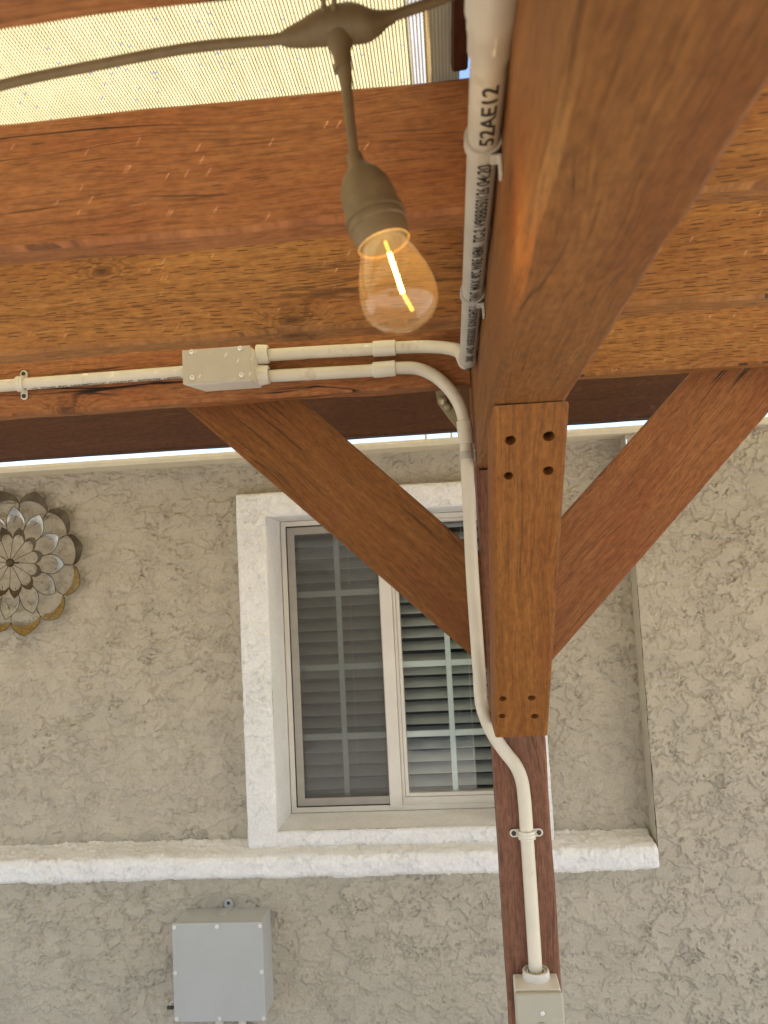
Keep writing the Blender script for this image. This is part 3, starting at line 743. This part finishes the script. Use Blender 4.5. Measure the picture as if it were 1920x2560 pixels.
# left run
cdl = empty('conduit', P(0, 965, Yc), 'horizontal white conduit entering the junction box from the left edge', 'conduit')
pa, pb = P(-260, 985, Yc), P(470, 929, Yc); pa = pb+(pa-pb)*((-2.9-pb.x)/(pa.x-pb.x)); pa.y = Yc
dirl = (pb-pa).normalized()
tube('pipe', [pa+(pb-pa)*t for t in np.linspace(0, 1, 12)], RP, PVC, cdl, 24)
def band(name, c, ax, r, wd, mat, parent, a0=0, a1=2*math.pi, up=(0, -1, 0), thick=0.002, n=24):
    ax = Vector(ax).normalized(); u = Vector(up); u = (u-ax*u.dot(ax)).normalized(); v_ = ax.cross(u); v, f = [], []
    full = abs(a1-a0-2*math.pi) < 1e-6; m_ = n if full else n+1
    for i in range(m_):
        q = a0+(a1-a0)*i/n; d = u*math.cos(q)+v_*math.sin(q)
        for (s_, rr) in ((-.5, r), (.5, r), (.5, r+thick), (-.5, r+thick)): v.append(Vector(c)+ax*wd*s_+d*rr)
    for i in range(n):
        a = i*4; b = ((i+1) % m_)*4
        for k in range(4): f.append((a+k, a+(k+1) % 4, b+(k+1) % 4, b+k))
    if not full: f += [(0, 1, 2, 3), (n*4+3, n*4+2, n*4+1, n*4)]
    return smooth_by_angle(mobj(name, v, f, mat, parent), 35)
def two_hole_strap(c, ax, wallnormal, parent, mat=PVCW, smat=SCRD):
    """saddle clip: band over the pipe with ribs and two screw ears"""
    ax = Vector(ax).normalized(); wn = Vector(wallnormal).normalized(); sd = ax.cross(wn).normalized(); c = Vector(c)
    s = band('strap', c, ax, RP+0.0004, 0.014, mat, parent, -math.pi*.52, math.pi*.52, wn, 0.0024)
    for k in (-0.0055, 0, 0.0055): band('rib', c+ax*k, ax, RP+0.0029, 0.0022, mat, s, -math.pi*.5, math.pi*.5, wn, 0.0009)
    base = c-wn*(RP)
    for s_ in (-1, 1):
        pts = []
        for q in np.linspace(-math.pi/2, math.pi/2, 9): pts.append(base+sd*s_*(RP+0.0105+0.0068*math.cos(q))+ax*(0.0068*math.sin(q))+wn*0.0006)
        pts += [base+sd*s_*(RP-0.001)+ax*0.0068+wn*0.0006, base+sd*s_*(RP-0.001)-ax*0.0068+wn*0.0006]
        prism('ear', pts, wn*0.0034, mat, s, bevel=0.0007, seg=1)
        screw(base+sd*s_*(RP+0.0105)+wn*0.0041, wn, 0.0042, smat, s)
two_hole_strap(P(54, 960, Yc), dirl, (0, -1, 0), cdl)
# text helpers for pipes
def pipe_text(s, p0, p1, face, r, height, parent, name='lettering', lift=0.0003, shift=0.0):
    v, f = text_mesh(s); p0, p1 = Vector(p0), Vector(p1); ax = (p1-p0); L = ax.length; ax.normalize()
    fc = Vector(face); fc = (fc-ax*fc.dot(ax)).normalized(); up = fc.cross(ax)
    x0, x1 = v[:, 0].min(), v[:, 0].max(); y0 = 0.0; y1 = 0.70
    out = []
    for (x, y, z) in v:
        a = ((y-y0)/(y1-y0)-0.5)*height/r+shift
        out.append(p0+ax*L*((x-x0)/(x1-x0))+(fc*math.cos(a)+up*math.sin(a))*(r+lift))
    return mobj(name, out, f, INK, parent)
pipe_text('T   1/2  SCH40  PVC  NONMETALLIC  CONDUIT   INTERTEK  LISTED', P(62, 960, Yc), P(452, 930, Yc), (0, -0.55, -1.0), RP, 0.0065, cdl, shift=-0.25)

# junction box
jb = empty('junction_box', P(540, 920, Yc), 'beige rectangular conduit junction box with screwed cover on the cross beam', 'junction box')
YJ = Y4-0.062
jx0, jx1 = P(458, 920, YJ).x, P(629, 908, YJ).x
jz0, jz1 = P(545, 957, YJ).z, P(545, 872, YJ).z
body = mobj('box_body', [(jx0, YJ, jz0), (jx1, YJ, jz0), (jx1, YJ, jz1), (jx0, YJ, jz1), (jx0+.022, Y4-.0008, jz0), (jx1+.004, Y4-.0008, jz0), (jx1+.004, Y4-.0008, jz1), (jx0+.022, Y4-.0008, jz1)],
     [(0, 1, 2, 3), (4, 7, 6, 5), (0, 4, 5, 1), (1, 5, 6, 2), (2, 6, 7, 3), (3, 7, 4, 0)], PVCW, jb, bevel=0.003)
cvr = box('cover', jx0-.0005, jx1-.001, YJ-0.0028, YJ-0.0002, jz0+.001, jz1+.0015, COV, jb, 0.001)
for (px, py) in ((481, 944), (604, 937), (479, 878), (600, 869)):
    p = P(px, py, YJ-0.003); screw((p.x, YJ-0.0028, min(p.z, jz1-.003)), (0, -1, 0), 0.0045, SCREW, cvr)
zu, zl = P(660, 889, Yc).z, P(660, 940, Yc).z
for z in (zu, zl):
    lathe('hub', (jx1+0.001, Yc-0.006, z), (1, 0, 0), [(0, .0190), (.003, .0192), (.019, .0175), (.021, .0165), (.0212, .0125), (.016, .0122)], PVCW, jb, 28, 30)

# upper branch: from the box, bending towards the camera and running along the beam under the joists
cu_ = empty('conduit', P(800, 880, Yc), 'upper conduit from junction box turning along the beam, printed with black lettering', 'conduit')
zpipe = HJ-RP-0.0015; xpipe = XBL-RP-0.0015
def onbeam(y):                                            # axis point of the beam pipe seen at image row y
    d = ray(1195, y); t = (zpipe-H)/d.z; return Vector((xpipe, d.y*t, zpipe))
e1 = onbeam(893); e2 = onbeam(800)
pu = [P(645, 890, Yc), P(780, 881, Yc), P(930, 873, Yc), P(1000, 869, Yc), P(1050, 867, Yc-.004), P(1095, 868, Yc-.022), P(1128, 872, Yc-.055), P(1150, 880, 1.315), e1+Vector((-.002, .03, 0.002)), e1+Vector((0, -.01, 0))]
tube('bend', smooth_path(pu, 8), RP, PVC, cu_, 24)
ptop = Vector((xpipe, 0.20, zpipe))
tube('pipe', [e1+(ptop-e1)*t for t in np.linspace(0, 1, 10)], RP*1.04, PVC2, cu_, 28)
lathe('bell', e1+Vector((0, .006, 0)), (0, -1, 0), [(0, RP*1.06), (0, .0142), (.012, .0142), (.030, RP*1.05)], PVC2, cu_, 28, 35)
def coupling(c, ax, ln, r, parent, mat=PVCW, name='coupling'):
    ax = Vector(ax).normalized()
    return lathe(name, Vector(c)-ax*ln/2, ax, [(0, RP*1.0), (0, r-.0012), (.0012, r), (ln-.0012, r), (ln, r-.0012), (ln, RP*1.0)], mat, parent, 28, 25)
coupling(P(961, 871, Yc), P(1000, 869, Yc)-P(930, 873, Yc), 0.042, RP+0.0030, cu_)
c0 = onbeam(95)
lathe('coupling', c0+Vector((0, .012, 0)), (0, -1, 0), [(0, RP*1.04), (0.001, .0140), (.020, .0143), (.022, .0150), (.034, .0150), (.036, .0163), (.075, .0163), (.077, .0145), (.09, .0145)], PVCG, cu_, 28, 25)
box('mould_mark', xpipe+0.000, xpipe+0.0016, c0.y-0.019, c0.y-0.003, zpipe-.0149, zpipe-.0138, PVCW, cu_)
segs = [('ABOVEGROUND', 905, 868), ('AND', 862, 846), ('UNDERGROUND', 842, 798), ('SUNLIGHT', 792, 746), ('RESISTANT', 742, 703), ('MAX', 697, 672), ('90°C', 668, 650), ('WIRE', 646, 618), ('NEMA', 613, 585), ('TC-2', 576, 542), ('V90BB050126', 536, 436), ('04:20', 430, 376), ('I', 352, 349), ('52AE12', 328, 176)]
for s, y0, y1 in segs:
    a, b = onbeam(y0), onbeam(y1); pipe_text(s, a, b, (-0.04, 0, -1), RP*1.04, 0.0105, cu_, shift=-0.10)
def beam_clip(y):
    c = onbeam(y); s = band('strap', c, (0, 1, 0), RP*1.04+.0003, 0.012, PVCG, cu_, 0, 2*math.pi, (0, 0, -1), 0.0022)
    prism('tab', [(xpipe+.004, c.y-.006, zpipe-.0142), (XBL-0.0006, c.y-.006, zpipe-.0142), (XBL-.0006, c.y-.006, zpipe-.030), (XBL-.0032, c.y-.006, zpipe-.030), (XBL-.0032, c.y-.006, zpipe-.0168), (xpipe+.004, c.y-.006, zpipe-.0168)], (0, 0.012, 0), PVCG, s, bevel=0.0006, seg=1)
beam_clip(352); beam_clip(731)

# lower branch: bends down the post side, offsets onto the post face and drops into the switch box
cd = empty('conduit', P(1330, 2300, Yp-RP), 'lower conduit from junction box curving down the post into the switch box', 'conduit')
Ys = Yp+0.012; Yf_ = Yp-RP-0.001
lp = [(645, 942, Yc), (790, 934, Yc), (930, 926, Yc), (1000, 920, Yc), (1045, 922, Yc), (1088, 941, Yc), (1124, 974, Yc), (1148, 1011, Yc+.002), (1160, 1050, Yc+.004), (1164, 1100, Yc+.004), (1168, 1170, Yc), (1174, 1300, Yc), (1181, 1440, Yc), (1190, 1570, Yc), (1198, 1680, Yc-.002), (1206, 1768, Yc-.004), (1231, 1832, Yf_-.002), (1262, 1879, Yf_), (1289, 1914, Yf_), (1304, 1950, Yf_), (1311, 2000, Yf_), (1317, 2085, Yf_), (1328, 2250, Yf_), (1340, 2440, Yf_)]
lpp = [P(*q) for q in lp]
tube('pipe', smooth_path(lpp, 8), RP, PVC, cd, 24)
coupling(P(961, 923, Yc), P(1000, 920, Yc)-P(930, 926, Yc), 0.042, RP+0.0030, cd)
coupling(P(1163, 1081, Yc+.004), P(1160, 1050, Yc+.004)-P(1166, 1112, Yc+.004), 0.043, RP+0.0026, cd, PVC)
c1 = P(1167, 1140, Yc+.002)
sb_ = band('strap', c1, lpp[10]-lpp[9], RP+.0003, 0.014, PVCG, cd, 0, 2*math.pi, (0, -1, 0), 0.002)
box('tab', c1.x+RP+.0005, XBL-0.0006, Yc-.004, Yc+.004, c1.z-.010, c1.z+.010, PVCG, sb_, 0.001)
two_hole_strap(P(1317, 2086, Yf_), lpp[21]-lpp[20], (0, -1, 0), cd)

# ================================================================== SWITCH BOX
sx0, sx1 = P(1282, 2440, Yp).x, P(1392, 2440, Yp).x
szt = P(1337, 2432, Yp).z; sy = Yp-0.056
sw = empty('switch_box', ((sx0+sx1)/2, Yp, szt-0.13), 'white surface switch box with beige cover on the post front', 'switch box')
box('box_body', sx0, sx1, sy, Yp-0.0008, szt-0.13, szt, SWB, sw, 0.004, 3)
cvp = box('cover', sx0-.002, sx1+.002, sy-0.013, sy-0.001, szt-0.134, szt-0.0005, SWC, sw, 0.005, 3)
cxx = P(1340, 2440, Yf_).x
lathe('hub', (cxx, Yf_-.004, szt-.001), (0, 0, 1), [(0, .0235), (.013, .0225), (.0145, .0215), (.0145, .0195), (.010, .0190), (.010, .0165), (.0125, .0160), (.0125, .0140), (.008, .0135), (.008, .0118)], SWB, sw, 32, 25)
ps = P(1356, 2533, sy-.013); screw((ps.x, sy-.013, ps.z), (0, -1, 0), 0.0038, SCREW, cvp)
lathe('toggle_boss', (P(1357, 2570, sy-.013).x, sy-.0131, P(1357, 2574, sy-.013).z), (0, -1, 0), [(0, .0115), (.002, .0112), (.004, .0095), (.0045, 0)], SWC, cvp, 24, 25)
def flat_text(s, x, z, y, hgt, mat, parent, width=None, name='lettering'):
    v, f = text_mesh(s); k = hgt/0.7; kx = k if width is None else width/(v[:, 0].max()-v[:, 0].min())
    return mobj(name, [(x+(a[0]-v[:, 0].min())*kx, y, z+a[1]*k) for a in v], f, mat, parent)
EMB = plain('raised_lettering', (0.50, 0.47, 0.40), 0.4, 0.5)
pt = P(1383, 2554, sy-.0134); flat_text('ON', pt.x, pt.z, sy-.0134, 0.0062, EMB, cvp)

# ================================================================== GREY BOX ON THE WALL
YG = YA-0.112
gx0, gx1 = P(433, 2430, YG).x, P(660.5, 2430, YG).x
gz0_, gz1_ = P(548, 2554, YG).z, P(545, 2307, YG).z
gb = empty('electrical_box', ((gx0+gx1)/2, YA, gz0_), 'square grey plastic electrical box screwed to the wall below the sill', 'electrical box')
gbb = box('box_body', gx0+.003, gx1-.002, YG+.006, YA-.001, gz0_+.002, gz1_-.002, GRY, gb, 0.004, 2)
gl_ = box('lid', gx0, gx1, YG-.001, YG+.0058, gz0_, gz1_, GRY, gb, 0.0025, 2)
for i in range(3):
    for j in range(3):
        if i == 1 and j == 1: continue
        x = gx0+.0065+(gx1-gx0-.013)*i/2; z = gz0_+.008+(gz1_-gz0_-.018)*j/2
        lathe('screw', (x, YG-.001, z), (0, -1, 0), [(0, .0055), (.0016, .0052), (.0018, .0026), (.0002, .0024)], SCREW, gl_, 16, 30)
# mounting ear on top
pe = P(573, 2255, YA); er = []
for q in np.linspace(-0.3, math.pi+0.3, 11): er.append(Vector((pe.x+.0125*math.cos(q), YA-.008, pe.z+.0125*math.sin(q))))
zt_e = gz1_-.004
er += [Vector((pe.x-.012, YA-.008, zt_e)), Vector((pe.x+.012, YA-.008, zt_e))]
ear = prism('mounting_ear', er, (0, 0.005, 0), GRY, gb, bevel=0.001, seg=1)
lathe('screw', (pe.x, YA-.0081, pe.z), (0, -1, 0), [(0, .005), (.001, .0045)], SCRD, ear, 14)
gus = prism('gusset', [(pe.x-.011, YA-.009, gz1_-.0025), (pe.x+.011, YA-.009, gz1_-.0025), (pe.x+.006, YA-.06, gz1_-.0025), (pe.x-.016, YA-.06, gz1_-.0025)], (0, 0, 0.004), GRY, gb, bevel=0.001, seg=1)
for px in (549, 606):
    p = P(px, 2556, YA-.03)
    c_ = empty('conduit', (p.x, YA-.03, 0), 'thin pale conduit dropping below the grey box, ' + ('left of two' if px < 580 else 'right of two'), 'conduit', 'conduits below the grey box')
    tube('pipe', [(p.x, YA-.03, 0.0), (p.x, YA-.03, gz0_+.001)], RP, PVC, c_, 20)
# little padlock at the left flank
pk = P(426, 2519, YG+.02)
pl = empty('padlock', pk, 'tiny dark padlock hanging at the lower left flank of the grey box', 'padlock')
tube('lock_body', smooth_path([pk+Vector((-.009, 0, 0)), pk+Vector((-.004, 0, 0)), pk+Vector((.004, 0, .0)), pk+Vector((.009, 0, 0))], 3), [.0035, .0047, .005, .005, .005, .005, .005, .005, .0047, .0035], LOCK, pl, 12)
tube('shackle', [pk+Vector((.008*math.cos(q)*-.9+.006, 0, .004+.012*math.sin(q))) for q in np.linspace(0, math.pi, 10)], .0011, SCREW, pl, 8)

# ================================================================== METAL FLOWER
YFL = YB-0.03
fc = P(33, 1407, YFL)
fl = empty('metal_flower', (fc.x, YB, fc.z), 'layered metal flower wall decoration with bronze and silver petal tips', 'wall decoration')
def petal_tier(Rn, Rt, a_off, y0, tipmat, depth, wire=True, cres=0.42):
    for k in range(12):
        a = math.radians(a_off+30*k); v, f = [], []; n = 10
        def pol(r, th, dy): return Vector((fc.x+r*math.cos(a+th), y0-dy, fc.z+r*math.sin(a+th)))
        half = math.radians(15.0)
        for side in (0, 1):
            pass
        outer, inner = [], []
        for i in range(2*n+1):
            s_ = -1+i/n; aa = abs(s_)
            ro = Rn+(Rt-Rn)*(1-aa)**0.54; ri = Rn+(Rt-Rn)*cres*(1-aa**2.2)
            outer.append(pol(ro, half*s_*(1-.0*aa), depth*(1-aa)*1.0)); inner.append(pol(min(ri, ro), half*s_, depth*(1-aa)*.25))
        m_ = 2*n+1; v = outer+inner+[p+Vector((0, .0016, 0)) for p in outer+inner]
        for i in range(m_-1):
            f += [(i, i+1, m_+i+1, m_+i), (2*m_+i, 3*m_+i, 3*m_+i+1, 2*m_+i+1), (i, 2*m_+i, 2*m_+i+1, i+1), (m_+i, m_+i+1, 3*m_+i+1, 3*m_+i)]
        mt = tipmat(k) if callable(tipmat) else tipmat
        pt_ = mobj('petal', v, f, mt, fl, smooth=False)
        tube('rim_wire', outer, 0.0011, BRZ, pt_, 6)
        if wire:
            for sg in (-1, 1):
                tube('petal_wire', smooth_path([pol(Rn, half*sg, 0), pol(Rn*.86, half*sg*.93, .002), pol(Rn*.70, half*sg*.55, .0)], 4), 0.0009, BRZ, pt_, 6)
k_ = YFL/1870.0
petal_tier(145*k_, 181*k_, 10, YFL+.012, lambda k: GLD if 7 <= k <= 10 or k == 11 else BRZ, 0.020, True, 0.30)
petal_tier(88*k_, 137*k_, -5, YFL, SLV, 0.020, True, 0.55)
petal_tier(57*k_, 87*k_, 10, YFL-.012, BRZ, 0.016, False)
for k in range(12):
    a = math.radians(-5+30*k); 
    tube('spoke', smooth_path([Vector((fc.x+r*k_*math.cos(a+t), YFL-.014+dy, fc.z+r*k_*math.sin(a+t))) for r, t, dy in ((6, 0, -.004), (30, 0.03, .0), (57, 0, .004))], 4), .0010, BRZ, fl, 6)
lathe('flower_centre', (fc.x, YFL-.010, fc.z), (0, -1, 0), [(0, .010), (.006, .0135), (.012, .0125), (.017, .007), (.018, 0)], BRZ, fl, 16, 60)
tube('hanger', [(fc.x, YB-.001, fc.z), (fc.x, YFL-.010, fc.z)], .003, BRZ, fl, 8)
# ================================================================== STRING LIGHT
Yl = 0.50
sg = empty('string_light', P(855, 70, Yl), 'dark rubber string light cable with hanging lamp socket', 'string light')
cab = smooth_path([Vector((-2.6, Yl+.03, HJ-.012)), Vector((-1.5, Yl+.03, H+.20)), Vector((-0.75, Yl+.025, H+.225)), P(-230, 290, Yl+.02), P(0, 214, Yl+.015), P(241, 163, Yl+.01), P(482, 119, Yl+.005), P(715, 97, Yl)], 8)
tube('cable', cab, 0.0036, RUB, sg, 14)
tube('cable', smooth_path([P(948, 52, Yl), P(1010, 30, Yl), P(1110, -6, Yl), P(1400, -140, Yl)], 6), 0.0036, RUB, sg, 14)
bp = [P(x, y, Yl) for x, y in ((690, 96), (705, 98), (712, 97), (730, 93), (765, 84), (800, 72), (840, 64), (880, 60), (915, 62), (940, 56), (960, 48), (985, 40))]
tube('connector', smooth_path(bp, 4), list(np.interp(np.arange(45), np.linspace(0, 44, 12), [.0036, .0040, .0052, .0066, .0088, .0110, .0124, .0126, .0108, .0080, .0056, .0040])), RUB, sg, 18)
dp = [P(x, y, Yl) for x, y in ((848, 70), (850, 105), (854, 135), (858, 160), (861, 176), (868, 230), (876, 310), (886, 385))]
tube('drop_cord', smooth_path(dp, 4), list(np.interp(np.arange(29), np.linspace(0, 28, 8), [.0105, .0088, .0064, .0056, .0050, .0036, .0033, .0031])), RUB, sg, 16)
pcr = P(857, 168, Yl); lathe('cord_collar', pcr, P(861, 176, Yl)-P(858, 160, Yl), [(-.002, .0050), (-.002, .0062), (.002, .0062), (.002, .0050)], RUB, sg, 16, 25)
for px in (813, 838):
    tube('hanging_tie', smooth_path([P(px, 62, Yl+.004), P(px-4, 25, Yl+.004), P(px-2, -10, Yl), Vector((P(px, -40, Yl).x, Yl-.02, HJ+.03))], 5), .0017, RUB, sg, 8)
s_ = Yl/1910.0
A = P(884, 385, Yl); S = P(958, 604, Yl-0.004); B = P(1021, 822, Yl-0.010)
ax = (S-A); L1 = ax.length/0.5; ax.normalize(); ab = B-S; Lb = ab.length/0.5; ab.normalize(); A2 = B-ab*Lb
pf = [(0, 12), (.0, 17), (.02, 20), (.055, 21), (.085, 28), (.13, 48), (.19, 63), (.26, 69), (.33, 70), (.345, 70), (.347, 75), (.375, 75.5), (.378, 71), (.39, 71), (.392, 74), (.42, 74), (.425, 70), (.50, 68), (.515, 66), (.517, 63), (.45, 61)]
lathe('socket', A, ax, [(d*L1, r*s_) for d, r in pf], RUB, sg, 36, 28)
blb = empty('light_bulb', S, 'lit clear filament bulb hanging from the string light', 'light bulb')
gp = [(.502, 53), (.53, 57), (.57, 66), (.63, 76), (.70, 86), (.76, 92), (.82, 94), (.87, 91), (.91, 83), (.945, 69), (.97, 52), (.988, 33), (.997, 15), (1.0, 0.5)]
def lathe_open(name, p0, axis, prof, mat, parent, seg):
    o = lathe(name, p0, axis, prof, mat, parent, seg, 80)
    bm = bmesh.new(); bm.from_mesh(o.data); bmesh.ops.delete(bm, geom=[f for f in bm.faces if len(f.verts) > 4], context='FACES_ONLY'); bm.to_mesh(o.data); bm.free()
    return o
lathe('socket_dark_disc', A, ax, [(.468*L1, 60*s_), (.508*L1, 60.5*s_), (.508*L1, 3*s_)], GSK, sg, 32, 28)  # dark disc added so the bulb-lit socket recess does not glow
lathe_open('glass', A2, ab, [(d*Lb, r*s_) for d, r in gp], BULB, blb, 40)
q0, q1 = P(974, 634, Yl-.006), P(1007, 733, Yl-.009)
tube('filament', [q0+(q1-q0)*t for t in np.linspace(0, 1, 6)], 0.0011, FIL, blb, 10)
tube('filament_lead', [P(958, 590, Yl-.005), q0], 0.0008, FSUP, blb, 8)
tube('filament_lead', [q1, P(1031, 776, Yl-.010)], 0.0010, FSUP, blb, 8)
bl = bpy.data.lights.new('bulb_glow', 'POINT'); bl.energy = 0.15; bl.color = (1.0, 0.62, 0.22); bl.shadow_soft_size = 0.012; bl.specular_factor = 0.0
blo = bpy.data.objects.new('bulb_glow', bl); link(blo); blo.location = q0+(q1-q0)*0.75; setparent(blo, blb)

# ================================================================== YARD BEHIND THE CAMERA (mirrored in the window panes)
gw = empty('garden_wall', (0, -6.2, 0), 'tan block garden wall across the yard, mirrored in the window panes', 'wall')
TAN = plain('tan_block', (0.46, 0.38, 0.29), 0.9, 0.2, var=0.25, nscale=3)
nb = 0; blk = None
for r in range(9):
    for c in range(18):
        x = -3.7+c*0.41+(0.205 if r % 2 else 0)
        if blk is None:
            blk = box('block', x, x+0.4, -6.3, -6.1, 0.001, 0.191, TAN, gw, 0.006, 1); b0 = blk.matrix_basis.translation.copy(); x00 = x
        else:
            o = blk.copy(); link(o); o.location = b0+Vector((x-x00, 0, r*0.2))
LEAF = plain('shrub_leaf', (0.06, 0.13, 0.03), 0.5, 0.4, var=0.5, nscale=9)
def shrub(x, y, r, h, n, lab):
    e_ = empty('shrub', (x, y, 0), lab, 'shrub', 'shrubs in the yard'); v, f = [], []
    for k in range(n):
        a = random.uniform(0, 6.28); u = random.uniform(-0.85, 1); q = r*random.uniform(0.55, 1)**.5*(1+.25*math.sin(3*a+u*4))
        c = Vector((x+q*math.cos(a)*math.sqrt(1-u*u), y+q*math.sin(a)*math.sqrt(1-u*u), h*0.55+u*h*0.42))
        d = Vector((random.gauss(0, 1), random.gauss(0, 1), random.gauss(0, 1))).normalized(); t = d.orthogonal().normalized(); l = random.uniform(.03, .07)
        b = len(v); v += [c-d*l, c+t*l*.4, c+d*l, c-t*l*.4]; f.append((b, b+1, b+2, b+3))
    mobj('crown', v, f, LEAF, e_)
    for k in range(4):
        a = k*1.6; tube('stem', [(x, y, 0), (x+.1*math.cos(a), y+.1*math.sin(a), h*.3), (x+.35*r*math.cos(a), y+.35*r*math.sin(a), h*.7)], [.03, .02, .008], WD, e_, 6)
shrub(0.35, -5.3, 0.55, 1.5, 1500, 'broad leafy green shrub mirrored in the right window pane')
shrub(-1.9, -5.4, 0.7, 2.3, 1800, 'taller leafy green shrub mirrored in the left window pane')
